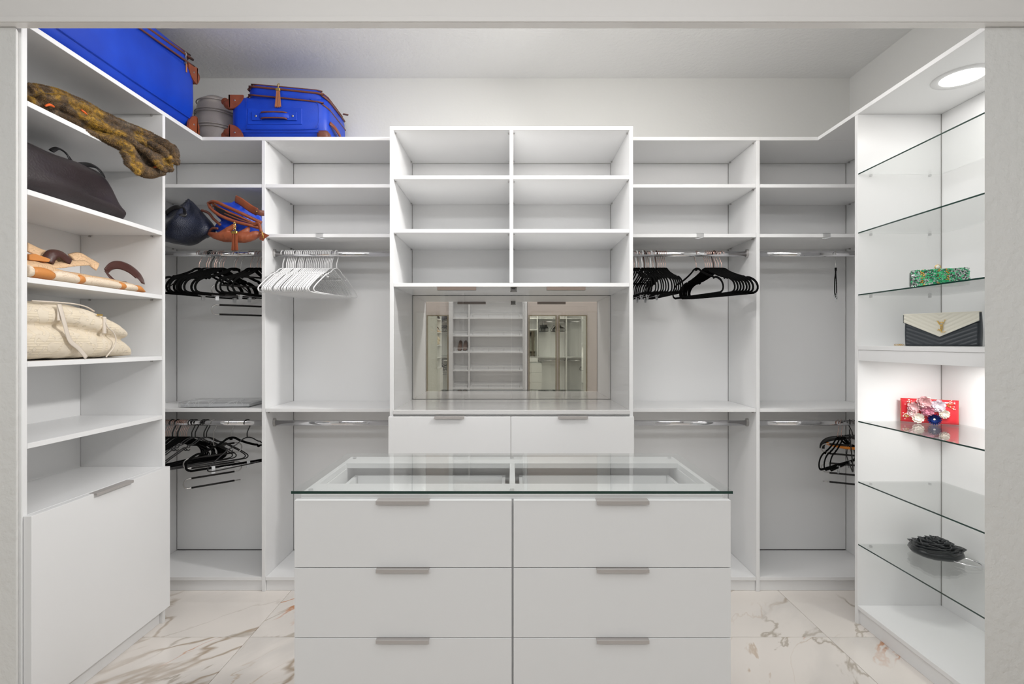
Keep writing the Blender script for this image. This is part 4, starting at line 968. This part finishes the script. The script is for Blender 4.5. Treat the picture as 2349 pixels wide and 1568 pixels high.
uppr = [(1.757, -1.975, -1.715, z+0.12, z+0.212), (1.80, -1.98, -1.705, z+0.115, z+0.218), (1.93, -1.98, -1.698, z+0.115, z+0.22), (2.02, -1.98, -1.694, z+0.10, z+0.214), (2.10, -1.975, -1.690, z+0.085, z+0.192), (2.17, -1.965, -1.690, z+0.078, z+0.158), (2.215, -1.95, -1.698, z+0.08, z+0.128), (2.232, -1.93, -1.72, z+0.085, z+0.11)]
mb = MB().loft(soft(interp(lowr), 40, 3)).loft(soft(interp(uppr), 40, 2.6))
q_ = remeshed(mb, 0.006, 0.004, 14, 4)
q_.build('body', qm, t, sm=True)
X_ = -1.694
MB().tube(smooth([PX(136, 698, X_), PX(141, 715, X_+.006), PX(149, 745, X_+.008), PX(160, 780, X_+.008), (X_+0.006, PX(176, 808, X_).y, z+0.045), (X_+0.004, PX(196, 820, X_).y, z+0.006)], 6), 0.002, 8, normal=(1, 0, 0), w=0.0095).build('strap', M['cream_strap'], t, sm=True)
MB().rbox(X_-0.004, X_+0.004, PX(131, 708, X_).y, PX(139, 708, X_).y, PX(135, 735, X_).z, PX(135, 699, X_).z, 0.0015).build('strap_tab', M['cream_strap'], t)
MB().tube(smooth([PX(238, 728, X_+.004), PX(246, 748, X_+.010), PX(260, 762, X_+.012), PX(266, 778, X_+.010), PX(261, 796, X_+.008), PX(250, 810, X_+.006), PX(243, 819, X_+.002)], 6), 0.0026, 8).build('cord', M['cream_strap'], t, sm=True)
MB().rbox(X_-0.002, X_+0.008, PX(234, 745, X_).y, PX(241, 745, X_).y, PX(238, 765, X_).z, PX(238, 726, X_).z, 0.003).build('cord_tab', M['cream_strap'], t, sm=True)
MB().box(X_-0.001, X_+0.004, PX(222, 722, X_).y, PX(234, 722, X_).y, PX(228, 724, X_).z, PX(228, 720, X_).z).build('zipper_pull', M['gold'], t, bev=0.001)
MB().tube([p for p in smooth([(X_-0.03, 1.80, z+0.2165), (X_-0.03, 1.95, z+0.219), (X_-0.035, 2.03, z+0.2125), (X_-0.04, 2.08, z+0.196)], 5)], 0.003, 6).build('piping', M['cream_strap'], t, sm=True)

# ------------------------------------------------------------------ bags in the corner bay
zs = H+hS[1]
t = thing('navy_bag', 'slouchy navy pebbled leather bag on the corner bay shelf', 'bag', (-1.72, 2.72, zs))
def strokeZ(mb, pts, r, k=4, n=12):
    path = smooth([P(*p) for p in pts], k); L = len(path); rad = []
    for i in range(L):
        q = i/(L-1)*(len(r)-1); j = min(int(q), len(r)-2); rad.append(r[j]+(r[j+1]-r[j])*(q-j))
    mb.tube(path, rad, n)
rows_ = [(457, 430, 434, 2.69, 0.006), (462, 427, 440, 2.69, 0.018), (472, 421, 450, 2.685, 0.036), (484, 402, 461, 2.68, 0.055), (498, 382, 472, 2.675, 0.075), (512, 372, 484, 2.67, 0.090), (524, 366, 492, 2.665, 0.092), (535, 364, 488, 2.655, 0.080), (545, 366, 474, 2.648, 0.070), (554, 378, 454, 2.648, 0.058), (560, 398, 432, 2.648, 0.030)]
rr_ = interp(rows_, 4); rings = []
for y_, xl, xr, zc_, dr in rr_:
    a_, b_ = P(xl, y_, zc_), P(xr, y_, zc_); m_ = (a_+b_)/2; hw_ = (b_.x-a_.x)/2
    rings.append([Vector((m_.x+hw_*math.cos(2*PI*k/48), zc_-dr*math.sin(2*PI*k/48), m_.z)) for k in range(48)])
mb = MB().loft(rings)
pk_ = P(434, 460, 2.68)
def nfold(p):
    d_ = p-pk_; ang = math.atan2(d_.x, -d_.z); rad = d_.length
    f = math.sin(ang*7+rad*16+2*noise.noise(p*7))*0.011*min(1, rad/0.06)+0.010*noise.noise(p*16)
    return p+Vector((0.3*f, -f if p.y < 2.70 else 0, 0.2*f))
nb = mb.xf(nfold)
nb.build('body', M['navy'], t, sm=True)
MB().tube(smooth([P(380, 490, 2.62), P(392, 480, 2.61), P(406, 475, 2.61), P(420, 480, 2.62), P(424, 492, 2.60), P(408, 498, 2.585), P(392, 512, 2.57), P(382, 528, 2.57)], 6), 0.004, 10, normal=(0, 1, 0.3), w=0.011).build('handle', M['black_leather'], t, sm=True)

t = thing('blue_handbag', 'blue nylon handbag with brown leather trim and tassel on the corner bay shelf', 'bag', (-1.46, 2.70, zs))
mb = MB()
mb.ball(P(545, 498, 2.70), (0.125, 0.09, 0.062), 22, 14, rot=Matrix.Rotation(0.42, 3, 'Y'))
mb.ball(P(545, 527, 2.72), (0.115, 0.10, 0.045), 22, 12)
mb.ball(P(565, 488, 2.71), (0.085, 0.07, 0.045), 20, 12, rot=Matrix.Rotation(0.6, 3, 'Y'))
bb = remeshed(mb, 0.006, 0.006, 15, 3); bb.build('body', M['blue'], t, sm=True)
def rib(name, pts, r, m, k=7, par=None, n=8, **kw):
    return MB().tube(smooth([P(*p) for p in pts], k), r, n, **kw).build(name, M[m], par or t, sm=True)
ZB_ = 2.60
rib('zipper', [(478, 466, 2.64), (492, 462, 2.61), (520, 474, 2.60), (560, 492, 2.60), (600, 511, 2.62)], 0.0085, 'tan')
rib('zipper', [(478, 466, 2.64), (484, 478, 2.61), (505, 494, 2.595), (540, 508, 2.595), (575, 517, 2.60), (596, 523, 2.62)], 0.0085, 'tan')
rib('zipper', [(484, 464, 2.63), (510, 480, 2.605), (550, 497, 2.60), (598, 519, 2.62)], 0.006, 'tan')
rib('piping', [(488, 472, 2.62), (515, 489, 2.60), (545, 502, 2.597), (580, 513, 2.605)], 0.004, 'trim')
MB().loft([[P(x_, y_, zz_) for x_, y_ in ((490, 472), (515, 482), (548, 499), (540, 503), (515, 494), (497, 484))] for zz_ in (2.5965, 2.63)]).build('pocket_lining', M['black_leather'], t)
# leather base with pointed ends
mb = MB()
strokeZ(mb, [(478, 534, 2.64), (492, 540, 2.60), (520, 544, 2.59), (560, 545, 2.59), (588, 538, 2.60), (606, 536, 2.62)], [0.010, 0.017, 0.026, 0.027, 0.020, 0.006])
strokeZ(mb, [(500, 540, 2.60), (522, 528, 2.595), (540, 516, 2.595)], [0.012, 0.016, 0.010])
strokeZ(mb, [(545, 542, 2.595), (565, 530, 2.60), (572, 520, 2.61)], [0.018, 0.016, 0.006])
rm = remeshed(mb, 0.005, 0.003, 20, 3); rm.build('leather_base', M['tan'], t, sm=True)
rib('strap', [(540, 456, 2.64), (552, 462, 2.62), (575, 478, 2.61), (590, 486, 2.60)], 0.003, 'tan', normal=(0, 1, 0.3), w=0.020)
sp = rib('strap_tab', [(586, 484, 2.592), (596, 488, 2.59), (606, 489, 2.60)], 0.004, 'trim', normal=(0, 1, 0.2), w=0.014)
MB().ball(P(589, 485, 2.583), 0.004, 8, 6).build('rivet', M['gold'], sp, sm=True)
rib('side_strap', [(462, 482, 2.66), (478, 488, 2.63), (490, 502, 2.61), (506, 516, 2.60)], 0.004, 'trim', normal=(0, 1, 0), w=0.007)
rib('side_strap', [(478, 535, 2.63), (486, 524, 2.61), (500, 524, 2.60)], 0.0035, 'trim', normal=(0, 1, 0), w=0.006)
rib('strap', [(575, 518, 2.60), (592, 512, 2.595), (598, 528, 2.59), (600, 534, 2.59)], 0.0035, 'tan', normal=(0, 1, 0), w=0.008)
MB().loft([[P(x_, y_, zz_) for x_, y_ in ((598, 540), (604, 533), (618, 540), (607, 547), (604, 553), (594, 548))] for zz_ in (2.588, 2.594)]).build('leather_tip', M['tan'], t)
MB().tube(smooth([P(600, 531, 2.585), P(603, 538, 2.582), P(604, 546, 2.585)], 4), 0.003, 8).build('zipper_pull', M['gold'], t, sm=True)
ch = MB(); 
for i, yy in enumerate((512, 517, 522, 526)):
    cc = P(538.5, yy, 2.535); ch.tube([cc+Vector((0.005*math.cos(a*PI/5)*(1 if i % 2 else 0.5), 0.004*math.cos(a*PI/5)*(0 if i % 2 else 1), 0.0065*math.sin(a*PI/5))) for a in range(10)], 0.0012, 5, True)
cl = P(538.5, 533, 2.535); ch.rbox(cl.x-0.0145, cl.x+0.0145, cl.y-0.008, cl.y+0.008, cl.z-0.007, cl.z+0.007, 0.002)
tc_ = ch.build('tassel_clasp', M['gold'], t)
mb = MB()
for k in range(40):
    a = random.random()*2*PI; r = math.sqrt(random.random()); xx = cl.x+0.0135*r*math.cos(a); yy = cl.y+0.006*r*math.sin(a)
    mb.tube([(xx, yy, cl.z-0.005), (xx+random.uniform(-.001, .001), yy, cl.z-0.05), (xx+(xx-cl.x)*0.25, yy, cl.z-0.092+random.uniform(0, .004))], 0.0017, 4)
o = mb.build('tassel_fringe', M['tan'], tc_); o['kind'] = 'stuff'

# clear packaging box on the lower corner shelf
zs = H+hS[2]
t = thing('clear_package', 'flat clear plastic package on the shelf of the left corner bay', 'box', (-1.65, 2.88, zs), None, 0.05)
MB().rbox(-1.845, -1.455, 2.768, 2.985, zs+0.001, zs+0.032, 0.006).build('wrap', M['clear_plastic'], t, sm=False)
MB().box(-1.835, -1.465, 2.775, 2.978, zs+0.004, zs+0.02).build('contents', M['clear_plastic2'], t, bev=0.002)
f = MB()
for k in range(14):
    x = random.uniform(-1.83, -1.47); y = random.uniform(2.77, 2.9)
    f.tube([(x, 2.766, zs+0.006), (x+random.uniform(-.01, .01), 2.765, zs+0.02), (x+random.uniform(-.02, .02), 2.78, zs+0.0335), (x+random.uniform(-.05, .05), y+0.05, zs+0.0335)], 0.0008, 4)
f.build('wrap_crease', M['clear_plastic2'], t)['kind'] = 'stuff'

# clear plastic clips on the shelf edges
def shelf_hook(px, label, yf, flip):
    c = P(px, 541, yf)
    t = thing('shelf_tag_clip', label, 'clip', (c.x, yf, H+0.5898), 'clear clips on the shelf edges')
    z_ = H+0.5898; w_ = 0.020
    MB().box(c.x-w_, c.x+w_, yf-0.003, yf+0.02, z_+0.0006, z_+0.0026).box(c.x-w_, c.x+w_, yf-0.0045, yf-0.002, z_-0.020, z_+0.0026).build('holder', M['clear_plastic'], t, bev=0.0005)
    s = -1 if flip else 1
    MB().add([(c.x-0.012*s, yf-0.006, z_-0.018), (c.x+0.030*s, yf-0.010, z_-0.028), (c.x+0.026*s, yf-0.034, z_-0.034), (c.x-0.008*s, yf-0.030, z_-0.024),
              (c.x-0.012*s, yf-0.006, z_-0.0195), (c.x+0.030*s, yf-0.010, z_-0.0295), (c.x+0.026*s, yf-0.034, z_-0.0355), (c.x-0.008*s, yf-0.030, z_-0.0255)],
             [(0, 1, 2, 3), (7, 6, 5, 4), (0, 4, 5, 1), (1, 5, 6, 2), (2, 6, 7, 3), (3, 7, 4, 0)]).build('tag', M['clear_plastic2'], t)
shelf_hook(733, 'small clear clip on the shelf edge above the white hangers', 2.735, False)
shelf_hook(1606, 'small clear clip on the shelf edge above the fanned black hangers', 2.735, True)
shelf_hook(1896, 'small clear clip on the shelf edge of the right corner bay', 2.735, True)

# ------------------------------------------------------------------ display cabinet: four clutches
def frame_of(a, b):
    """local frame: u along a->b, n towards the viewer side, z up"""
    a = Vector(a); b = Vector(b); u = (b-a); u.z = 0; L = u.length; u.normalize(); n = Vector((u.y, -u.x, 0)); return a, u, n, L
# envelope clutch
zb = H-0.019
a, u, n, L = frame_of((1.797, 2.30, 0), (1.940, 2.076, 0))
if n.dot(Vector((0, 0, 0))-a) < 0: n = -n
t = thing('envelope_clutch', 'black quilted envelope clutch with cream flap and gold monogram, on the solid shelf', 'clutch bag', (a+u*L/2)+Vector((0, 0, zb)))
def W3(s, d, z): p = a+u*s+n*d; return Vector((p.x, p.y, zb+z))
Hh = 0.146; Th = 0.045
def quilt_face(mb, s0, s1, z0f, z1f, d, chev, amp, nu=64, nv=36, thick=0.003):
    """relief sheet with V-shaped quilting; z0f/z1f give the lower/upper edge along s"""
    rows_ = []
    for j in range(nv+1):
        r = []
        for i in range(nu+1):
            s = s0+(s1-s0)*i/nu; z = z0f(s)+(z1f(s)-z0f(s))*j/nv
            v = (z-abs(s-L/2)*chev)/0.0165; r_ = abs(math.sin(PI*v))**0.5
            r.append(W3(s, d+amp*r_, z))
        rows_.append(r)
    front = [p for r in rows_ for p in r]; back = [p-n*(thick+amp) for p in front]
    nn = nu+1; fs = []; o_ = len(front)
    for j in range(nv):
        for i in range(nu): q = j*nn+i; fs.append((q, q+1, q+nn+1, q+nn)); fs.append((o_+q, o_+q+nn, o_+q+nn+1, o_+q+1))
    for i in range(nu): fs.append((i, o_+i, o_+i+1, i+1)); q = nv*nn+i; fs.append((q, q+1, o_+q+1, o_+q))
    for j in range(nv): q = j*nn; fs.append((q, q+nn, o_+q+nn, o_+q)); q = j*nn+nu; fs.append((q, o_+q, o_+q+nn, q+nn))
    mb.add(front+back, fs)
mb = MB(); rings = []
for i in range(13):
    z = 0.001+Hh*i/12*0.985; th = Th*(0.52+0.48*math.cos(PI/2*(i/12)**1.6)); ins = 0.002*math.sin(PI*i/12)
    rings.append([W3(L/2+(L/2-0.002+ins)*math.copysign(abs(math.cos(q))**0.22, math.cos(q)), -Th/2+th/2*math.copysign(abs(math.sin(q))**0.35, math.sin(q)), z) for q in [2*PI*k/28 for k in range(28)]])
mb.loft(rings).build('body', M['clutch_dark'], t, sm=True)
mb = MB(); quilt_face(mb, 0.008, L-0.008, lambda s: 0.006, lambda s: 0.098, 0.0006, 0.42, 0.0022); mb.build('quilted_front', M['clutch_dark'], t, sm=True)
low = lambda s: 0.044+0.062*abs(s-L/2)/(L/2)
mb = MB(); quilt_face(mb, 0.001, L-0.001, lambda s: 0.041+0.0670*abs(s-L/2)/(L/2), lambda s: Hh, 0.0045, 0.55, 0.0016); fp = mb.build('flap', M['clutch_cream'], t, sm=True)
MB().loft([[W3(s, d, z) for s, d, z in ((0.001, 0.0065, Hh-0.003), (0.001, 0.003, Hh+0.001), (0.001, -Th*0.6, Hh+0.001), (0.001, -Th*0.6, Hh-0.003))], [W3(s, d, z) for s, d, z in ((L-0.001, 0.0065, Hh-0.003), (L-0.001, 0.003, Hh+0.001), (L-0.001, -Th*0.6, Hh+0.001), (L-0.001, -Th*0.6, Hh-0.003))]]).build('flap_top', M['clutch_cream'], t)
# edge piping of the flap
MB().tube([W3(0.001, 0.006, Hh-0.004), W3(0.001, 0.006, 0.1075), W3(L/2, 0.006, 0.0405), W3(L-0.001, 0.006, 0.1075), W3(L-0.001, 0.006, Hh-0.004)], 0.0014, 6).build('flap_edge', M['clutch_dark'], t, sm=True)
# interlaced gold letters Y S L
def lt(pts, r, nm='monogram'):
    cx_, cz_ = L/2+0.006, 0.089
    return MB().tube(smooth([W3(cx_+x_*0.0165, 0.0095+d_, cz_+y_*0.0262) for x_, y_, d_ in pts], 5), r, 8).build(nm, M['gold'], mono, sm=True)
mono = MB().tube(smooth([W3(L/2+0.006+x_*0.0165, 0.0095, 0.089+y_*0.0262) for x_, y_ in ((-0.75, 0.82), (-0.35, 0.30), (-0.05, -0.02))], 5), [0.0022]*5+[0.0014]*6, 8).build('monogram', M['gold'], t, sm=True)
lt([(0.85, 0.95, 0), (0.4, 0.38, 0), (-0.05, -0.02, 0), (-0.15, -0.8, 0)], 0.0013, 'letter')
lt([(0.62, 0.46, .001), (0.15, 0.62, .001), (-0.32, 0.38, .001), (-0.1, 0.12, .001), (0.28, -0.12, .001), (0.25, -0.5, .001), (-0.2, -0.66, .001), (-0.62, -0.52, .001)], 0.0016, 'letter')
lt([(0.28, 0.25, .002), (0.2, -0.4, .002), (0.12, -1.02, .002)], 0.0017, 'letter')
lt([(-0.05, -1.02, .002), (0.45, -1.03, .002), (0.95, -0.98, .002)], 0.0012, 'letter')
lt([(-0.85, -0.66, 0), (-0.4, -0.82, 0), (0.05, -0.80, 0)], 0.0009, 'letter')
lt([(-0.95, 0.86, 0), (-0.62, 0.80, 0), (-0.5, 0.84, 0)], 0.0009, 'letter')
lt([(0.62, 0.97, 0), (0.85, 0.94, 0), (1.02, 0.97, 0)], 0.0009, 'letter')
mb = MB()
for k in range(9):
    cc = W3(-0.004-0.0042*k, -0.012+0.003*math.sin(k), 0.005+0.002*(k % 2)); mb.tube([cc+Vector((0.0035*math.cos(q*PI/4), 0.0015*math.sin(q*PI/4), 0.003*math.sin(q*PI/4))) for q in range(8)], 0.0009, 5, True)
mb.build('chain', M['gold'], t, sm=True)['kind'] = 'stuff'

# green jewelled box clutch
zb = H+0.2296
a, u, n, L = frame_of((1.700, 2.135, 0), (1.868, 2.045, 0))
if n.dot(-a) < 0: n = -n
t = thing('jewelled_clutch', 'green jewelled box clutch with pearl clasp on the glass shelf', 'clutch bag', (a+u*L/2)+Vector((0, 0, zb)))
Hh, Th = 0.074, 0.045
mb = MB(); rings = []
for i in range(11):
    s = L*i/10; e = min(1, (math.sin(PI*max(0.0, min(1, i/10)))*6+0.35)) ; e = 0.82 if i in (0, 10) else 1
    rings.append([W3(s, -Th/2+Th/2*e*math.copysign(abs(math.cos(q))**0.5, math.cos(q)), Hh/2+0.001+Hh/2*e*math.copysign(abs(math.sin(q))**0.5, math.sin(q))) for q in [2*PI*k/24 for k in range(24)]])
mb.loft(rings).build('case', M['gem_dark'], t, sm=True)
rnd = random.Random(5); gems = {'gem_green': MB(), 'gem_clear': MB(), 'gold': MB(), 'gem_dark': MB()}
def gem(mb, c, nn_, r):
    o1 = nn_.orthogonal().normalized(); o2 = nn_.cross(o1); rot = rnd.random()*PI
    ring = [c+(o1*math.cos(rot+2*PI*k/6)+o2*math.sin(rot+2*PI*k/6))*r for k in range(6)]
    top = [c+nn_*r*0.55+(o1*math.cos(rot+2*PI*k/6)+o2*math.sin(rot+2*PI*k/6))*r*0.5 for k in range(6)]
    mb.loft([ring, top])
for i in range(44):
    for j in range(22):
        s = (i+0.5+rnd.uniform(-.35, .35))/44*L
        if j < 15: p = W3(s, 0.0, 0.003+(Hh-0.002)*(j+0.5+rnd.uniform(-.3, .3))/15); nn_ = (n+Vector((0, 0, 0.05*(j-7)))*0.8).normalized()
        else: p = W3(0.006+s*(L-0.012)/L, -Th*(0.03+(j-15)/8.0), Hh+0.0003); nn_ = (Vector((0, 0, 1))+n*0.1).normalized()
        cen_ = math.exp(-((s/L-0.5)/0.2)**2); f_ = s/L
        r_ = rnd.random()
        if abs(f_-0.2) < 0.035 or abs(f_-0.63) < 0.03 or abs(f_-0.48) < 0.015: k = 'gold' if r_ < .6 else 'gem_green'
        else: k = 'gem_green' if r_ < 0.28+0.42*cen_ else ('gem_clear' if r_ < 0.86 else 'gem_dark')
        gem(gems[k], p, nn_, rnd.uniform(0.0022, 0.0032)*(1.35 if k == 'gem_green' and rnd.random() < .4 else 1))
for k, nm in (('gem_green', 'green_stones'), ('gem_clear', 'clear_stones'), ('gold', 'gold_stones'), ('gem_dark', 'dark_stones')):
    gems[k].build(nm, M[k], t)['kind'] = 'stuff'
cc = W3(L*0.49, -Th/2, Hh+0.011)
cs = MB().tube([cc+u*0.0095*math.cos(q*PI/8)+Vector((0, 0, 0.0095*math.sin(q*PI/8))) for q in range(16)], 0.0018, 6, True).tube([W3(L*0.49, -Th/2, Hh-0.002), W3(L*0.49, -Th/2, Hh+0.003)], 0.004, 8).build('clasp', M['gold'], t, sm=True)
MB().ball(cc, 0.0085, 14, 10).build('clasp_pearl', M['pearl'], cs, sm=True)

# red floral clutch
zb = H-0.38
a, u, n, L = frame_of((1.850, 2.385, 0), (2.028, 2.272, 0))
if n.dot(-a) < 0: n = -n
t = thing('floral_clutch', 'red satin clutch covered in fabric flowers, on the glass shelf below the solid one', 'clutch bag', (a+u*L/2)+Vector((0, 0, zb)))
Hh, Th = 0.112, 0.032
mb = MB(); rings = []
for i in range(13):
    q_i = -PI/2+PI*i/12; z = Hh/2+0.0015+Hh/2*math.sin(q_i); e = 0.35+0.65*abs(math.cos(q_i))**0.6; 
    z = 0.001+Hh*(i/12)
    e = 0.25+0.75*math.sin(PI*i/12)**0.5
    rings.append([W3(L/2+L/2*math.copysign(abs(math.cos(q))**0.18, math.cos(q)), -Th/2+Th/2*e*math.copysign(abs(math.sin(q))**0.8, math.sin(q)), z) for q in [2*PI*k/40 for k in range(40)]])
mb.loft(rings).build('body', M['red'], t, sm=True)
MB().tube([W3(0.0, -Th/2, 0.001), W3(0, -Th/2, Hh), W3(L, -Th/2, Hh), W3(L, -Th/2, 0.001)], 0.0016, 6).build('frame', M['gold'], t, sm=True)
MB().ball(W3(L*0.5, -Th/2, Hh+0.006), (0.010, 0.005, 0.005), 10, 7).build('clasp', M['pearl'], t, sm=True)
def petal(mb, c, dirv, nrm, ln_, wd, lift, curl, na=4, nb=5):
    side = nrm.cross(dirv).normalized(); g1 = []
    for i in range(na+1):
        q = i/na; ww = wd*math.sin(PI*(0.12+0.70*q))**0.8
        row = []
        for j in range(nb+1):
            s_ = (j/nb-0.5)*2; row.append(c+dirv*ln_*q+side*ww*s_*0.5+nrm*(lift*q*q*ln_+curl*ln_*(s_*s_)*0.35*q))
        g1.append(row)
    nn = nb+1; top = [p for r in g1 for p in r]; bot = [p-nrm*0.0006 for p in top]; o_ = len(top); fs = []
    for i in range(na):
        for j in range(nb): q = i*nn+j; fs.append((q, q+1, q+nn+1, q+nn)); fs.append((o_+q, o_+q+nn, o_+q+nn+1, o_+q+1))
    mb.add(top+bot, fs)
def flower(nm, s, z, R, col, layers, npet, m_center=None, lift0=0.2, w_=0.95):
    c = W3(s, 0.002, z); mb = MB(); up = Vector((0, 0, 1)); rot = rnd.random()*6
    for l_ in range(layers):
        rl = R*(1-l_/layers*0.78); k_ = max(3, npet-l_); cc_ = c+n*(0.0015+0.0022*l_)
        for k in range(k_):
            q = rot+l_*0.5+2*PI*k/k_; d = u*math.cos(q)+up*math.sin(q)
            petal(mb, cc_, d, n, rl, rl*w_*(6/k_ if k_ > 6 else 1.05), lift0+l_*0.32, 0.8)
    o = mb.build(nm, M[col], t, sm=True)
    if m_center: 
        b_ = MB()
        for k in range(7): q = 2*PI*k/6; b_.ball(c+n*(0.006)+(u*math.cos(q)+up*math.sin(q))*(0.003 if k < 6 else 0), 0.002, 8, 6)
        b_.build('flower_center', M[m_center], o, sm=True)
    return o
def sx(px): return L*(px-800)/(1785-800)       # along the clutch, from its face in the photo
def sz_(py, px): top = 190+(px-800)*0.075; bot = 585+(px-800)*0.095; return Hh*(bot-py)/(bot-top)
for nm, px, py, R, col, ly, np_, ctr in (('rose', 1195, 268, 0.026, 'pinkp', 5, 6, None), ('rose', 1255, 405, 0.023, 'pinkd', 5, 6, None), ('flower', 1430, 330, 0.025, 'lilac', 3, 6, 'pearl'),
                                     ('flower', 1095, 520, 0.021, 'ivory', 2, 6, 'pearl'), ('flower', 1535, 470, 0.018, 'ivory', 3, 6, 'pearl'), ('blue_flower', 1370, 555, 0.023, 'bluepetal', 2, 18, 'pearl'),
                                     ('flower', 1020, 345, 0.022, 'pinkp', 3, 7, None), ('flower', 990, 430, 0.017, 'pinkp', 2, 6, 'pearl')):
    flower(nm, sx(px), sz_(py, px), R*1.12, col, ly, np_, ctr, 0.15 if col != 'bluepetal' else 0.3, 0.95 if col != 'bluepetal' else 0.8)
for (px, py, spread, ang) in ((890, 480, 0.020, 2.9), (955, 270, 0.018, 2.2), (1640, 330, 0.022, 0.2)):
    st = MB(); be = MB()
    for k in range(13):
        q = ang+rnd.uniform(-0.9, 0.9); r_ = spread*rnd.uniform(0.4, 1.05); s_ = sx(px); zz_ = sz_(py, px); s0_ = s_-0.6*spread*math.cos(ang); z0_ = zz_-0.6*spread*math.sin(ang)
        e = W3(s0_+r_*math.cos(q)*1.4, 0.006, z0_+r_*math.sin(q)*1.4); st.tube([W3(s0_, 0.003, z0_), e], 0.0005, 4); be.ball(e, 0.0021, 8, 6)
    sp_ = st.build('stamen_spray', M['gold'], t); sp_['kind'] = 'stuff'; be.build('pearl_beads', M['pearl'], sp_, sm=True)['kind'] = 'stuff'

# black ruffled rose pouch with ring handle
zb = H-0.973
c0 = Vector((1.932, 2.285, zb))
t = thing('ruffled_pouch', 'black satin rose-shaped pouch with a silver ring handle, on a lower glass shelf', 'clutch bag', c0)
Rz = Matrix.Rotation(-0.55, 3, 'Z')
mb = MB().loft([[c0+Rz@Vector((r*1.06*math.cos(2*PI*k/32), r*0.9*math.sin(2*PI*k/32), z)) for k in range(32)] for z, r in ((0.001, 0.06), (0.004, 0.082), (0.020, 0.096), (0.036, 0.090), (0.042, 0.07))])
mb.xf(lambda p: p+Vector((noise.noise(p*25), noise.noise(p*25+Vector((3, 0, 0))), 0.4*noise.noise(p*30)*(p.z-zb)/0.03))*0.006 if p.z > zb+0.003 else p).build('pouch', M['satin_black'], t, sm=True)
for l_ in range(7):
    r = 0.095-0.0132*l_; z0 = 0.036+0.0045*l_; hh = 0.020+0.0025*l_; NN = 90; ph = rnd.random()*6
    top, bot = [], []
    for k in range(NN):
        q = 2*PI*k/NN; wv_ = 0.004*math.sin(q*7+ph)+0.003*math.sin(q*13+ph*2)+0.004*noise.noise(Vector((math.cos(q)*3, math.sin(q)*3, l_*2)))
        spl = 1+0.02*math.sin(q*5+ph)
        bot.append(c0+Rz@Vector(((r-0.006)*1.0*math.cos(q), (r-0.006)*0.92*math.sin(q), z0-0.008)))
        top.append(c0+Rz@Vector(((r*spl+wv_+0.004)*1.0*math.cos(q), (r*spl+wv_+0.004)*0.92*math.sin(q), z0+hh*0.55+0.004*math.sin(q*4+ph))))
    mid = [(a_+b_)/2+(c0-a_).normalized()*0.003+Vector((0, 0, 0.001)) for a_, b_ in zip(top, bot)]
    def shrink(ps, d_): return [p+(c0-p).normalized()*d_-Vector((0, 0, 0)) for p in ps]
    MB().loft([bot, mid, top, [p+(Vector((c0.x, c0.y, p.z))-p).normalized()*0.0025+Vector((0, 0, 0.0005)) for p in top], shrink(mid, 0.003), shrink(bot, 0.003)], cap=False, closed=True).build('ruffle', M['satin_black'], t, sm=True)
rc = Vector((1.990, 2.200, zb+0.004)); ring = []
for k in range(40):
    q = 2*PI*k/40; ring.append(rc+Matrix.Rotation(-0.75, 3, 'Z')@Vector((0.055*math.cos(q), 0.042*math.sin(q), 0.006-0.0035*math.cos(q))))
MB().tube(ring, 0.0026, 8, True).build('ring_handle', M['chrome'], t, sm=True)
